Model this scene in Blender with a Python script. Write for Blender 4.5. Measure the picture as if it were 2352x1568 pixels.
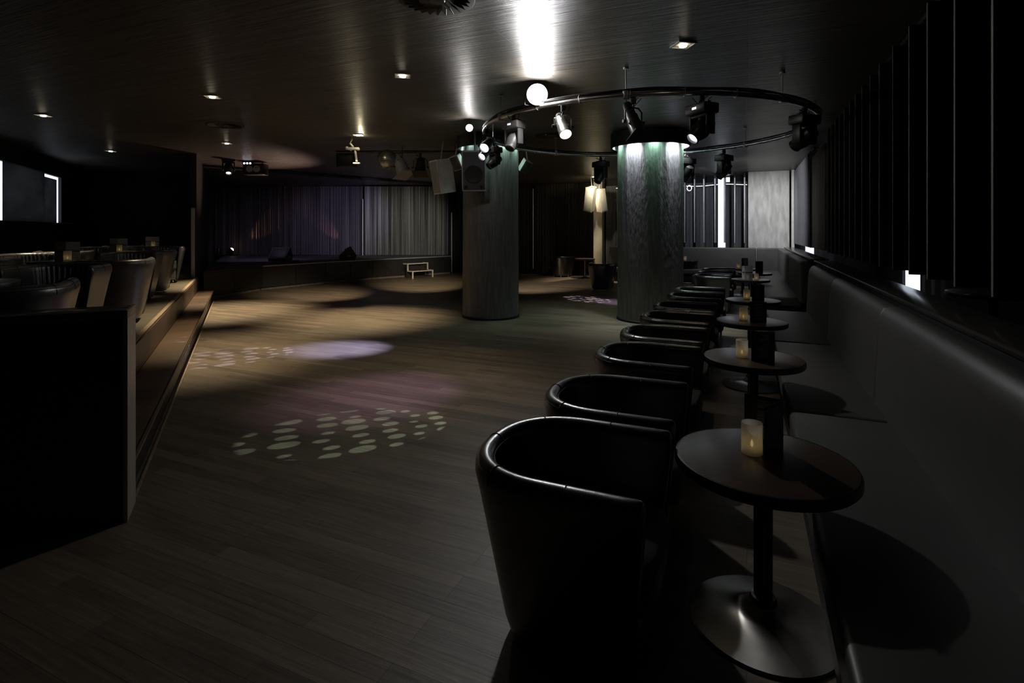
import bpy, bmesh, math, random
from mathutils import Vector, Matrix, Euler
PI = math.pi
R = math.radians
random.seed(7)
SC = bpy.context.scene
COL = SC.collection
for o in list(bpy.data.objects): bpy.data.objects.remove(o)

# ------------------------------------------------------------------ camera, world, exposure
FPX = 1220.0                                   # focal length in pixels of a 2352 px wide frame
cam = bpy.data.cameras.new('camera')
cam.sensor_width = 36.0
cam.lens = 36.0 * FPX / 2352.0
cam.shift_x = 0.0
cam.shift_y = -(784 - 530) / 2352.0
cam.clip_start = 0.05
cam.clip_end = 200
camo = bpy.data.objects.new('camera', cam); COL.objects.link(camo)
camo.location = (0, 0, 1.6)
camo.rotation_euler = (R(90), 0, 0)
SC.camera = camo
W = bpy.data.worlds.new('world'); SC.world = W; W.use_nodes = True
W.node_tree.nodes['Background'].inputs[0].default_value = (0.05, 0.06, 0.08, 1)
W.node_tree.nodes['Background'].inputs[1].default_value = 0.3
SC.view_settings.view_transform = 'Standard'
SC.view_settings.look = 'None'
SC.view_settings.gamma = 1
SC.view_settings.exposure = 0.0
try: SC.view_settings.use_curve_mapping = False
except Exception: pass

# the two directions of the room: right wall and left seating platform (camera looks along +Y)
TR = R(23.875); TL = R(-26.94)
CEIL = 3.35
def frame(al, la, t):
    return (al*math.sin(t) + la*math.cos(t), al*math.cos(t) - la*math.sin(t))
def RW(al, la, z=0.0):
    x, y = frame(al, la, TR); return Vector((x, y, z))
def LW(al, la, z=0.0):
    x, y = frame(al, la, TL); return Vector((x, y, z))
RZR = -TR          # rotation that turns local +Y into 'along the right wall', +X into 'towards the wall'
RZL = -TL

# ------------------------------------------------------------------ light helpers
def spot(name, loc, target, power, angle, blend=0.5, col=(1,1,1), radius=0.03, gobo=None, parent=None):
    l = bpy.data.lights.new(name, 'SPOT'); l.energy = power; l.color = col
    l.spot_size = R(angle); l.spot_blend = blend; l.shadow_soft_size = radius
    o = bpy.data.objects.new(name, l); COL.objects.link(o)
    o.location = loc
    d = Vector(target) - Vector(loc)
    o.rotation_euler = d.to_track_quat('-Z', 'Y').to_euler()
    if gobo:
        l.use_nodes = True
        nt = l.node_tree; N = nt.nodes; L = nt.links
        em = N['Emission']
        tc = N.new('ShaderNodeTexCoord')
        sep = N.new('ShaderNodeSeparateXYZ'); L.new(tc.outputs['Normal'], sep.inputs[0])
        ab = N.new('ShaderNodeMath'); ab.operation = 'ABSOLUTE'; L.new(sep.outputs[2], ab.inputs[0])
        dx = N.new('ShaderNodeMath'); dx.operation = 'DIVIDE'; L.new(sep.outputs[0], dx.inputs[0]); L.new(ab.outputs[0], dx.inputs[1])
        dy = N.new('ShaderNodeMath'); dy.operation = 'DIVIDE'; L.new(sep.outputs[1], dy.inputs[0]); L.new(ab.outputs[0], dy.inputs[1])
        cb = N.new('ShaderNodeCombineXYZ'); L.new(dx.outputs[0], cb.inputs[0]); L.new(dy.outputs[0], cb.inputs[1])
        ha = math.tan(R(angle)/2)
        vo = N.new('ShaderNodeTexVoronoi'); vo.voronoi_dimensions = '2D'; vo.inputs['Scale'].default_value = gobo/ha
        vo.inputs['Randomness'].default_value = 0.30
        L.new(cb.outputs[0], vo.inputs['Vector'])
        sc = N.new('ShaderNodeSeparateColor'); L.new(vo.outputs['Color'], sc.inputs[0])
        th = N.new('ShaderNodeMapRange'); th.inputs['To Min'].default_value = 0.18; th.inputs['To Max'].default_value = 0.42
        vo.feature = 'F1'
        L.new(sc.outputs[0], th.inputs['Value'])
        lt = N.new('ShaderNodeMapRange'); lt.interpolation_type = 'SMOOTHSTEP'
        L.new(vo.outputs['Distance'], lt.inputs['Value'])
        a = N.new('ShaderNodeMath'); a.operation = 'SUBTRACT'; L.new(th.outputs[0], a.inputs[0]); L.new(vo.outputs['Distance'], a.inputs[1])
        lt.inputs['From Min'].default_value = 0.0; lt.inputs['From Max'].default_value = 0.05
        for lk in list(lt.inputs['Value'].links): L.remove(lk)
        L.new(a.outputs[0], lt.inputs['Value'])
        mu = N.new('ShaderNodeMath'); mu.operation = 'MULTIPLY_ADD'; L.new(lt.outputs[0], mu.inputs[0]); mu.inputs[1].default_value = 1.0; mu.inputs[2].default_value = 0.03
        L.new(mu.outputs[0], em.inputs['Strength'])
    if parent: o.parent = parent
    return o
def point(name, loc, power, col=(1,1,1), radius=0.03):
    l = bpy.data.lights.new(name, 'POINT'); l.energy = power; l.color = col; l.shadow_soft_size = radius
    o = bpy.data.objects.new(name, l); COL.objects.link(o); o.location = loc
    return o

# ------------------------------------------------------------------ the lamps of the room
KEY = Vector((0.29, 6.20, 3.19))
WARM = (1.0, 0.80, 0.52)
spot('key_lamp_light', KEY + Vector((0.02,-0.09,-0.005)), (1.35, 1.0, 0.5), 64, 112, 1.0, (0.95, 0.97, 1.0), 0.035)
spot('key_lamp_ceiling_spill', KEY + Vector((0.02,-0.13,0.0)), KEY + Vector((-0.12,-1.0,0.55)), 52, 125, 1.0, (1.0, 0.98, 0.93), 0.03)
point('key_lamp_glow_light', KEY + Vector((0.02,-0.16,-0.03)), 15, (1.0,0.98,0.93), 0.04)
# downlights in the ceiling: (along, lateral) in the right-wall frame, power
DOWN = [(5.21,-.55,10),(4.96,-3.54,75),(4.74,-6.36,560),(4.47,-9.72,340),(7.06,-12.71,50),(7.37,-9.47,1150),(7.7,-6.47,850),(16.68,-4.52,600)]
for i,(a,l,p) in enumerate(DOWN):
    c = RW(a,l,CEIL-0.035)
    spot('downlight_light', c, (c.x,c.y,0), p, 64, 1.0, WARM, 0.03)

# ------------------------------------------------------------------ materials
MATS = {}
def mat(name, col=(0.5,0.5,0.5), rough=0.5, metal=0.0, emit=None, es=1.0, spec=0.5, coat=0.0, noise=None, bump=None, aniso=0.0):
    """plain principled with a little procedural variation; noise=(scale, amount, stretch), bump=(scale, strength, stretch)"""
    if name in MATS: return MATS[name]
    m = bpy.data.materials.new(name); m.use_nodes = True
    nt = m.node_tree; N = nt.nodes; L = nt.links
    b = N['Principled BSDF']
    b.inputs['Base Color'].default_value = (*col, 1); b.inputs['Roughness'].default_value = rough
    b.inputs['Metallic'].default_value = metal
    b.inputs['Specular IOR Level'].default_value = spec
    b.inputs['Coat Weight'].default_value = coat; b.inputs['Coat Roughness'].default_value = 0.28
    b.inputs['Anisotropic'].default_value = aniso
    if emit:
        b.inputs['Emission Color'].default_value = (*emit, 1); b.inputs['Emission Strength'].default_value = es
    tc = N.new('ShaderNodeTexCoord')
    if noise is None and not emit: noise = (6.0, 0.15, (1,1,1))
    if noise:
        mp = N.new('ShaderNodeMapping'); mp.inputs['Scale'].default_value = noise[2]; L.new(tc.outputs['Object'], mp.inputs[0])
        n = N.new('ShaderNodeTexNoise'); n.inputs['Scale'].default_value = noise[0]; n.inputs['Detail'].default_value = 5
        L.new(mp.outputs[0], n.inputs['Vector'])
        mr = N.new('ShaderNodeMapRange'); mr.inputs['To Min'].default_value = 1-noise[1]*2; mr.inputs['To Max'].default_value = 1+noise[1]*2
        L.new(n.outputs['Fac'], mr.inputs['Value'])
        mx = N.new('ShaderNodeVectorMath'); mx.operation = 'SCALE'; mx.inputs[0].default_value = col
        L.new(mr.outputs[0], mx.inputs['Scale']); L.new(mx.outputs[0], b.inputs['Base Color'])
    if bump:
        mp = N.new('ShaderNodeMapping'); mp.inputs['Scale'].default_value = bump[2]; L.new(tc.outputs['Object'], mp.inputs[0])
        n = N.new('ShaderNodeTexNoise'); n.inputs['Scale'].default_value = bump[0]; n.inputs['Detail'].default_value = 4
        L.new(mp.outputs[0], n.inputs['Vector'])
        bp = N.new('ShaderNodeBump'); bp.inputs['Strength'].default_value = bump[1]; bp.inputs['Distance'].default_value = 0.01
        L.new(n.outputs['Fac'], bp.inputs['Height']); L.new(bp.outputs[0], b.inputs['Normal'])
    MATS[name] = m
    return m

def plank_mat(name, c1, c2, rough, plank_w, plank_l, grain=0.5, bumps=0.3, gap=0.004, rough_var=0.1, groove=(0.01,0.008,0.006), spec=0.5, bd=0.004, var=0.5, gs=(1.2,26)):
    m = bpy.data.materials.new(name); m.use_nodes = True
    nt = m.node_tree; N = nt.nodes; L = nt.links; b = N['Principled BSDF']
    b.inputs['Specular IOR Level'].default_value = spec
    tc = N.new('ShaderNodeTexCoord')
    br = N.new('ShaderNodeTexBrick'); L.new(tc.outputs['Object'], br.inputs['Vector'])
    br.inputs['Color1'].default_value = (0,0,0,1); br.inputs['Color2'].default_value = (1,1,1,1); br.inputs['Mortar'].default_value = (0,0,0,1)
    br.inputs['Scale'].default_value = 1.0; br.inputs['Mortar Size'].default_value = gap/2; br.inputs['Mortar Smooth'].default_value = 0.3
    br.inputs['Brick Width'].default_value = plank_l; br.inputs['Row Height'].default_value = plank_w
    br.offset = 0.37; br.offset_frequency = 3
    mp = N.new('ShaderNodeMapping'); mp.inputs['Scale'].default_value = (gs[0], gs[1], 1); L.new(tc.outputs['Object'], mp.inputs[0])
    n = N.new('ShaderNodeTexNoise'); n.inputs['Scale'].default_value = 2.2; n.inputs['Detail'].default_value = 8; n.inputs['Roughness'].default_value = 0.65
    L.new(mp.outputs[0], n.inputs['Vector'])
    n2 = N.new('ShaderNodeTexNoise'); n2.inputs['Scale'].default_value = 1.7; n2.inputs['Detail'].default_value = 6; L.new(tc.outputs['Object'], n2.inputs['Vector'])
    add = N.new('ShaderNodeMath'); add.operation = 'MULTIPLY_ADD'; L.new(br.outputs['Color'], add.inputs[0]); add.inputs[1].default_value = var
    g = N.new('ShaderNodeMath'); g.operation = 'MULTIPLY'; L.new(n.outputs['Fac'], g.inputs[0]); g.inputs[1].default_value = grain
    g.operation = 'MULTIPLY_ADD'; g.inputs[2].default_value = 0.5-0.5*grain-0.5*var
    L.new(g.outputs[0], add.inputs[2])
    cr = N.new('ShaderNodeMix'); cr.data_type = 'RGBA'
    cr.inputs[6].default_value = (*c1,1); cr.inputs[7].default_value = (*c2,1); L.new(add.outputs[0], cr.inputs[0])
    cm = N.new('ShaderNodeMix'); cm.data_type = 'RGBA'; L.new(br.outputs['Fac'], cm.inputs[0]); L.new(cr.outputs[2], cm.inputs[6]); cm.inputs[7].default_value = (*groove,1)
    L.new(cm.outputs[2], b.inputs['Base Color'])
    rr = N.new('ShaderNodeMapRange'); L.new(n2.outputs['Fac'], rr.inputs['Value']); rr.inputs['To Min'].default_value = rough-rough_var; rr.inputs['To Max'].default_value = rough+rough_var
    L.new(rr.outputs[0], b.inputs['Roughness'])
    hs = N.new('ShaderNodeMath'); hs.operation = 'MULTIPLY_ADD'; L.new(br.outputs['Fac'], hs.inputs[0]); hs.inputs[1].default_value = -1.5
    L.new(n.outputs['Fac'], hs.inputs[2])
    bp = N.new('ShaderNodeBump'); bp.inputs['Strength'].default_value = bumps; bp.inputs['Distance'].default_value = bd
    L.new(hs.outputs[0], bp.inputs['Height']); L.new(bp.outputs[0], b.inputs['Normal'])
    MATS[name] = m
    return m

M_FLOOR = plank_mat('oak_floor', (0.060,0.049,0.038), (0.27,0.215,0.155), 0.44, 0.09, 1.2, 1.35, 0.5, 0.002, 0.14, (0.03,0.024,0.018), 0.5, 0.004, 0.42, (1.1,22))
M_CEIL = plank_mat('dark_ceiling_planks', (0.035,0.031,0.027), (0.13,0.118,0.10), 0.33, 0.19, 2.0, 2.2, 1.0, 0.008, 0.06, (0.004,0.004,0.004), 0.5, 0.03, 0.15, (0.7,10))
M_STEP = plank_mat('step_wood', (0.05,0.032,0.022), (0.15,0.10,0.066), 0.42, 0.4, 3.0, 1.6, 0.25, 0.002)
M_PLAT = mat('platform_floor', (0.10,0.088,0.06), 0.5, noise=(3,0.5,(1,14,1)), bump=(6,0.3,(1,12,1)))
M_LEATHER = mat('black_leather', (0.010,0.0095,0.009), 0.25, spec=1.0, coat=0.6, noise=(60,0.2,(1,1,1)), bump=(220,0.12,(1,1,1)))
M_LEATHER2 = mat('lit_black_leather', (0.055,0.055,0.060), 0.30, spec=1.0, coat=0.3, noise=(30,0.25,(1,1,1)), bump=(160,0.15,(1,1,1)))  # same leather as the right-hand chairs, lightened to imitate stronger light
M_STITCH = mat('leather_stitching', (0.03,0.028,0.026), 0.35, noise=(300,0.6,(1,1,1)), bump=(500,0.6,(1,1,1)))
M_SEAT = mat('charcoal_upholstery', (0.045,0.043,0.042), 0.5, noise=(8,0.12,(1,1,1)), bump=(300,0.08,(1,1,1)))
M_BANQ = mat('grey_banquette_leather', (0.088,0.085,0.081), 0.44, noise=(5,0.10,(1,1,1)), bump=(6,0.12,(1,1,1)))
M_BLACK = mat('matt_black_paint', (0.008,0.008,0.009), 0.6, noise=(5,0.2,(1,1,1)))
M_BLACKWALL = mat('black_wall_paint', (0.010,0.010,0.011), 0.8, noise=(3,0.2,(1,1,1)))
M_BLADE = mat('black_blade_laminate', (0.010,0.010,0.010), 0.55, noise=(3,0.2,(1,1,1)))
M_BLADE_EDGE = mat('lit_blade_edge', (0.16,0.145,0.115), 0.6, noise=(9,0.2,(1,1,0.2)))  # pale colour stands in for the light caught by the blade edge
M_LEDGE = mat('dark_polished_ledge', (0.055,0.050,0.046), 0.20, noise=(4,0.3,(12,1,1)))
M_TOP = mat('dark_walnut_tabletop', (0.075,0.050,0.036), 0.30, noise=(5,0.18,(1,9,1)))
M_EDGE = mat('black_table_edge', (0.012,0.010,0.009), 0.28, noise=(20,0.3,(1,1,1)))
M_STEEL = mat('brushed_steel', (0.42,0.40,0.37), 0.36, metal=1.0, noise=(14,0.12,(1,1,6)), bump=(30,0.05,(1,1,1)))
def steel_base():
    m = mat('brushed_steel_base', (0.42,0.40,0.37), 0.30, metal=1.0, aniso=0.8, noise=(14,0.12,(1,1,6)))
    nt = m.node_tree; tg = nt.nodes.new('ShaderNodeTangent'); tg.direction_type = 'RADIAL'; tg.axis = 'Z'
    nt.links.new(tg.outputs[0], nt.nodes['Principled BSDF'].inputs['Tangent']); return m
M_SBASE = steel_base()
M_DSTEEL = mat('dark_polished_steel', (0.10,0.095,0.09), 0.25, metal=1.0, noise=(14,0.12,(1,1,6)))
M_CHROME = mat('chrome', (0.6,0.6,0.6), 0.15, metal=1.0, noise=(10,0.05,(1,1,1)))
M_CONC = mat('pillar_concrete', (0.17,0.172,0.178), 0.62, noise=(7,0.35,(4,4,0.35)), bump=(22,0.9,(1.5,1.5,0.3)))
M_CONC2 = mat('pale_brushed_concrete', (0.50,0.49,0.46), 0.75, noise=(5,0.30,(2,2,0.5)), bump=(10,0.4,(2,2,0.4)))
M_PLASTER = mat('pale_plaster', (0.45,0.43,0.37), 0.8, noise=(5,0.1,(1,1,1)))
M_CURT = mat('dark_stage_curtain', (0.085,0.080,0.085), 0.85, noise=(9,0.8,(2.2,1,0.02)))
M_CURT2 = mat('pale_string_curtain', (0.20,0.195,0.18), 0.8, noise=(9,1.3,(2.4,1,0.02)))
M_CURTB = mat('black_drape', (0.020,0.018,0.016), 0.9, noise=(9,0.8,(2,1,0.02)))
M_DRAPE = mat('grey_window_drape', (0.10,0.10,0.11), 0.85, noise=(9,0.3,(20,20,0.3)))
M_STAGE = mat('stage_deck', (0.07,0.07,0.085), 0.6, noise=(4,0.3,(1,1,1)))
M_STAGEF = mat('stage_front_panel', (0.03,0.028,0.026), 0.42, noise=(4,0.3,(1,1,8)))
M_COUNTER = mat('black_counter_laminate', (0.006,0.006,0.006), 0.3, noise=(4,0.3,(1,1,1)))
M_COUNTTOP = mat('counter_top_laminate', (0.05,0.047,0.043), 0.16, noise=(4,0.3,(1,1,1)))
M_COUNTEND = mat('counter_end_laminate', (0.42,0.37,0.32), 0.4, noise=(6,0.2,(1,1,0.3)))
M_WORN = mat('worn_edge_strip', (0.34,0.25,0.17), 0.4, noise=(20,0.4,(1,1,1)))
M_WHITE = mat('white_paint', (0.65,0.63,0.58), 0.5)
M_WSTRIP = mat('pale_corner_strip', (0.30,0.33,0.38), 0.5)
M_GREY = mat('grey_metal_housing', (0.42,0.42,0.43), 0.45, metal=0.3)
M_CAN = mat('black_lamp_housing', (0.018,0.018,0.019), 0.35, noise=(20,0.2,(1,1,1)))
M_SILVER = mat('silver_lamp_housing', (0.5,0.49,0.46), 0.3, metal=0.9)
M_TUBE = mat('aluminium_tube', (0.62,0.62,0.64), 0.30, metal=1.0, noise=(14,0.2,(1,1,1)))
M_CABLE = mat('black_cable', (0.012,0.012,0.012), 0.5)
M_CARD = mat('black_menu_card', (0.008,0.008,0.008), 0.45)
M_CARDP = mat('menu_print', (0.45,0.45,0.45), 0.6)
M_CARDG = mat('grey_menu_card', (0.40,0.40,0.42), 0.6)
M_CARDW = mat('white_menu_card', (0.7,0.7,0.68), 0.6)
M_MIRROR = mat('mirror_ball', (0.40,0.40,0.38), 0.3, metal=0.8)
M_SPK = mat('speaker_cabinet', (0.30,0.30,0.32), 0.55)
M_SPKG = mat('speaker_grille', (0.05,0.05,0.055), 0.6, bump=(300,0.5,(1,1,1)))
M_BROWNP = mat('brown_wall_panel', (0.13,0.095,0.07), 0.6, noise=(4,0.3,(1,1,0.5)))
def emis(name, col, s):
    return mat(name, (0.02,0.02,0.02), 0.4, emit=col, es=s)
M_HOT = emis('key_lamp_glow', (1,0.98,0.94), 60)
M_LENSW = emis('warm_lens_glow', (1,0.9,0.78), 6)
M_LENSB = emis('cool_lens_glow', (0.85,0.82,1.0), 5)
M_LENSD = emis('dim_lens_glow', (0.7,0.75,0.9), 0.8)
M_BULB = emis('downlight_bulb', (1,0.88,0.62), 9)
M_DAY = emis('daylight_pane', (0.78,0.86,1.0), 1.6)
M_DAYD = emis('dim_daylight_pane', (0.6,0.7,1.0), 0.10)
M_DISP = emis('display_glow', (0.85,0.9,1.0), 1.6)
M_LEDROPE = emis('rope_light_glow', (0.95,0.97,1.0), 1.6)
M_FLAME = emis('candle_flame', (1,0.72,0.25), 2.6)
M_ORANGE = emis('orange_lens_glow', (1,0.62,0.35), 5)
M_CAPW = mat('white_cap_lining', (0.6,0.62,0.6), 0.5)

def frosted():
    m = bpy.data.materials.new('frosted_glass'); m.use_nodes = True
    nt = m.node_tree; N = nt.nodes; L = nt.links
    N.remove(N['Principled BSDF']); out = N['Material Output']
    d = N.new('ShaderNodeBsdfDiffuse'); d.inputs[0].default_value = (0.72,0.71,0.68,1)
    t = N.new('ShaderNodeBsdfTranslucent'); t.inputs[0].default_value = (0.8,0.78,0.72,1)
    tr = N.new('ShaderNodeBsdfTransparent'); tr.inputs[0].default_value = (0.9,0.9,0.9,1)
    g = N.new('ShaderNodeBsdfGlossy'); g.inputs['Roughness'].default_value = 0.35
    no = N.new('ShaderNodeTexNoise'); no.inputs['Scale'].default_value = 30
    mr = N.new('ShaderNodeMapRange'); mr.inputs['To Min'].default_value = 0.55; mr.inputs['To Max'].default_value = 0.65; L.new(no.outputs['Fac'], mr.inputs['Value'])
    a = N.new('ShaderNodeMixShader'); L.new(mr.outputs[0], a.inputs[0]); L.new(d.outputs[0], a.inputs[1]); L.new(t.outputs[0], a.inputs[2])
    c = N.new('ShaderNodeMixShader'); c.inputs[0].default_value = 0.30; L.new(a.outputs[0], c.inputs[1]); L.new(tr.outputs[0], c.inputs[2])
    e = N.new('ShaderNodeMixShader'); e.inputs[0].default_value = 0.04; L.new(c.outputs[0], e.inputs[1]); L.new(g.outputs[0], e.inputs[2])
    L.new(e.outputs[0], out.inputs[0])
    return m
M_FROST = frosted()
def blindmat():
    m = bpy.data.materials.new('roller_blind_cloth'); m.use_nodes = True
    nt = m.node_tree; N = nt.nodes; L = nt.links
    N.remove(N['Principled BSDF']); out = N['Material Output']
    d = N.new('ShaderNodeBsdfDiffuse'); d.inputs[0].default_value = (0.08,0.085,0.10,1)
    t = N.new('ShaderNodeBsdfTranslucent')
    no = N.new('ShaderNodeTexNoise'); no.inputs['Scale'].default_value = 1.3
    mr = N.new('ShaderNodeMapRange'); mr.inputs['To Min'].default_value = 0.0; mr.inputs['To Max'].default_value = 0.30; L.new(no.outputs['Fac'], mr.inputs['Value'])
    cc = N.new('ShaderNodeCombineColor')
    for k in range(3): L.new(mr.outputs[0], cc.inputs[k])
    L.new(cc.outputs[0], t.inputs[0])
    a = N.new('ShaderNodeMixShader'); a.inputs[0].default_value = 0.5; L.new(d.outputs[0], a.inputs[1]); L.new(t.outputs[0], a.inputs[2])
    L.new(a.outputs[0], out.inputs[0])
    return m
M_BLIND = blindmat()

# ------------------------------------------------------------------ mesh builder
class MB:
    def __init__(s): s.v = []; s.f = []
    def add(s, verts, faces, M=None):
        k = len(s.v)
        for p in verts:
            p = Vector(p)
            if M is not None: p = M @ p
            s.v.append(tuple(p))
        for f in faces: s.f.append([i+k for i in f])
        return s
    def box(s, c, size, M=None, bev=0.0, seg=2):
        if bev <= 0:
            x,y,z = size[0]/2,size[1]/2,size[2]/2
            vs = [(c[0]+a*x,c[1]+b*y,c[2]+d*z) for a in (-1,1) for b in (-1,1) for d in (-1,1)]
            fs = [(0,1,3,2),(4,6,7,5),(0,4,5,1),(2,3,7,6),(0,2,6,4),(1,5,7,3)]
            return s.add(vs, fs, M)
        bm = bmesh.new(); bmesh.ops.create_cube(bm, size=1)
        for v in bm.verts: v.co = Vector((v.co.x*size[0]+c[0], v.co.y*size[1]+c[1], v.co.z*size[2]+c[2]))
        bmesh.ops.bevel(bm, geom=bm.edges[:], offset=bev, segments=seg, profile=0.5, affect='EDGES')
        bm.verts.index_update()
        s.add([v.co.copy() for v in bm.verts], [[v.index for v in f.verts] for f in bm.faces], M); bm.free()
        return s
    def rings(s, rs, closed=True, cap0=True, cap1=True, M=None, loop=False):
        n = len(rs[0]); vs = [p for r in rs for p in r]; fs = []
        m = len(rs)
        for i in range(m if loop else m-1):
            a = i*n; b = ((i+1) % m)*n
            for j in range(n if closed else n-1):
                k = (j+1) % n
                fs.append((a+j, a+k, b+k, b+j))
        if not loop and closed:
            if cap0: fs.append(tuple(range(n))[::-1])
            if cap1: fs.append(tuple((m-1)*n+j for j in range(n)))
        return s.add(vs, fs, M)
    def cyl(s, p0, p1, r0, r1=None, n=20, M=None, cap=True):
        if r1 is None: r1 = r0
        p0 = Vector(p0); p1 = Vector(p1); d = (p1-p0).normalized()
        a = d.orthogonal().normalized(); b = d.cross(a)
        rs = [[p + (a*math.cos(2*PI*j/n)+b*math.sin(2*PI*j/n))*r for j in range(n)] for p, r in ((p0,r0),(p1,r1))]
        return s.rings(rs, True, cap, cap, M)
    def lathe(s, prof, n=32, c=(0,0,0), M=None, cap=True):
        rs = [[(c[0]+r*math.cos(2*PI*j/n), c[1]+r*math.sin(2*PI*j/n), c[2]+z) for j in range(n)] for r, z in prof]
        return s.rings(rs, True, cap, cap, M)
    def tube(s, pts, r, n=8, loop=False, M=None):
        P = [Vector(p) for p in pts]; rs = []; m = len(P)
        up = Vector((0,0,1))
        for i in range(m):
            if loop: d = P[(i+1)%m]-P[i-1]
            else: d = P[min(i+1,m-1)]-P[max(i-1,0)]
            d.normalize()
            u = up if abs(d.dot(up)) < 0.95 else Vector((1,0,0))
            a = d.cross(u).normalized(); b = d.cross(a)
            rs.append([P[i]+(a*math.cos(2*PI*j/n)+b*math.sin(2*PI*j/n))*r for j in range(n)])
        return s.rings(rs, True, True, True, M, loop)
    def sphere(s, c, r, n=24, m=14, M=None, sc=(1,1,1)):
        prof = [(max(1e-4,r*math.sin(PI*i/m)), -r*math.cos(PI*i/m)) for i in range(m+1)]
        rs = [[(c[0]+q*math.cos(2*PI*j/n)*sc[0], c[1]+q*math.sin(2*PI*j/n)*sc[1], c[2]+z*sc[2]) for j in range(n)] for q, z in prof]
        return s.rings(rs, True, True, True, M)
    def prism(s, poly, z0, z1, M=None):
        return s.rings([[(x,y,z0) for x,y in poly],[(x,y,z1) for x,y in poly]], True, True, True, M)
    def build(s, name, material, parent=None, smooth=True, sharp=35, loc=None, rz=None):
        me = bpy.data.meshes.new(name)
        me.from_pydata([tuple(v) for v in s.v], [], s.f); me.validate()
        bm = bmesh.new(); bm.from_mesh(me)
        bmesh.ops.recalc_face_normals(bm, faces=bm.faces[:])
        if smooth:
            for f in bm.faces: f.smooth = True
            for e in bm.edges:
                if len(e.link_faces) == 2 and e.calc_face_angle(0) > R(sharp): e.smooth = False
        bm.to_mesh(me); bm.free()
        me.materials.append(material)
        o = bpy.data.objects.new(name, me); COL.objects.link(o)
        if parent: o.parent = parent
        if loc is not None: o.location = loc
        if rz is not None: o.rotation_euler = (0,0,rz)
        return o
def tag(o, label=None, cat=None, group=None, kind=None):
    if label: o['label'] = label
    if cat: o['category'] = cat
    if group: o['group'] = group
    if kind: o['kind'] = kind
    return o
def thing(name, label, cat, loc=(0,0,0), rz=0.0, group=None):
    o = bpy.data.objects.new(name, None); COL.objects.link(o); o.empty_display_size = 0.1
    o.location = loc; o.rotation_euler = (0,0,rz)
    return tag(o, label, cat, group)
def kids(o): return [c for c in bpy.data.objects if c.parent == o]
def dup(root, loc, rz, label, group=None):
    r = root.copy(); COL.objects.link(r); r.location = loc; r.rotation_euler = (0,0,rz); r['label'] = label
    if group: r['group'] = group
    for ch in kids(root):
        c = ch.copy(); COL.objects.link(c); c.parent = r
        for g in kids(ch):
            d = g.copy(); COL.objects.link(d); d.parent = c
    return r
def struct(o): o['kind'] = 'structure'; return o
ORD = ['first','second','third','fourth','fifth','sixth','seventh','eighth','ninth','tenth','eleventh','twelfth','thirteenth','fourteenth','fifteenth','sixteenth','seventeenth','eighteenth','nineteenth','twentieth','twenty-first','twenty-second','twenty-third','twenty-fourth','twenty-fifth','twenty-sixth','twenty-seventh','twenty-eighth','twenty-ninth','thirtieth']

# ------------------------------------------------------------------ room shell
struct(MB().box((-9,9.5,-0.05),(30,27,0.1)).build('floor', M_FLOOR, rz=RZR, smooth=False))
struct(MB().box((-9,9.5,CEIL+0.05),(30,27,0.1)).build('ceiling', M_CEIL, rz=RZR, smooth=False))
def wall(name, p, q, z0, z1, th, m):
    p = Vector((p[0],p[1])); q = Vector((q[0],q[1])); d = q-p; L_ = d.length
    ang = math.atan2(d.y, d.x)
    o = MB().box((L_/2,0,(z0+z1)/2),(L_,th,z1-z0)).build(name, m, smooth=False, loc=(p.x,p.y,0), rz=ang)
    return struct(o)
OUT = 3.6
wall('wall_right', RW(-3.5,OUT), RW(14.6,OUT), 0, CEIL, 0.1, M_BLACKWALL)
wall('wall_right_end', RW(16.1,OUT), RW(20,OUT), 0, CEIL, 0.1, M_BLACKWALL)
wall('wall_behind', RW(-3.4,OUT), RW(-3.4,-6.0), 0, CEIL, 0.1, M_BLACKWALL)
wall('wall_left', LW(-4.5,-4.15), LW(13.38,-4.15), 0, CEIL, 0.1, M_BLACKWALL)
wall('wall_left_end', LW(17.25,-4.15), LW(19.6,-4.15), 0, CEIL, 0.1, M_BLACKWALL)
wall('wall_left_lower', LW(13.38,-4.15), LW(17.25,-4.15), 0, 1.80, 0.1, M_BLACKWALL)
wall('wall_left_upper', LW(13.38,-4.15), LW(17.25,-4.15), 2.95, CEIL, 0.1, M_BLACKWALL)
wall('wall_platform_end', LW(19.5,-4.15), LW(19.5,-0.95), 0, CEIL, 0.1, M_BLACKWALL)
wall('wall_stage_left', LW(13.95,-0.98), LW(23.6,-0.98), 0, CEIL, 0.12, M_BLACKWALL)
wall('wall_stage_back', (-12.4,21.0), (-2.1,21.0), 0, CEIL, 0.1, M_BLACKWALL)
wall('wall_middle_back', (-2.4,20.75), (3.2,19.35), 0, CEIL, 0.1, M_BLACKWALL)
wall('wall_far', RW(18.2,-4.9), RW(18.2,-0.85), 0, CEIL, 0.1, M_BLACKWALL)
wall('wall_far_end', RW(18.2,-0.50), RW(18.2,OUT), 0, CEIL, 0.1, M_BLACKWALL)
# windows of the setting
def pane(name, p, q, z0, z1, m, th=0.03):
    o = wall(name, p, q, z0, z1, th, m); return o
w4 = pane('window_4', RW(18.12,1.60), RW(18.12,1.82), 0.5, 1.24, M_DAY)
w1 = pane('window_1', RW(14.6,OUT+0.03), RW(16.1,OUT+0.03), 0.1, 2.9, M_DAY)
w2 = pane('window_2', RW(18.23,-0.88), RW(18.23,-0.47), 0.3, CEIL-0.05, M_DAY)
w3 = pane('window_3', LW(13.38,-4.18), LW(17.25,-4.18), 1.8, 2.95, M_DAY)
# small white corner strip and edge post by the stage
o = MB().box((0,0,1.30),(0.07,0.14,1.62),bev=0.008).build('trim_1', M_WSTRIP, loc=LW(13.85,-0.98,0), rz=RZL); struct(o)
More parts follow.
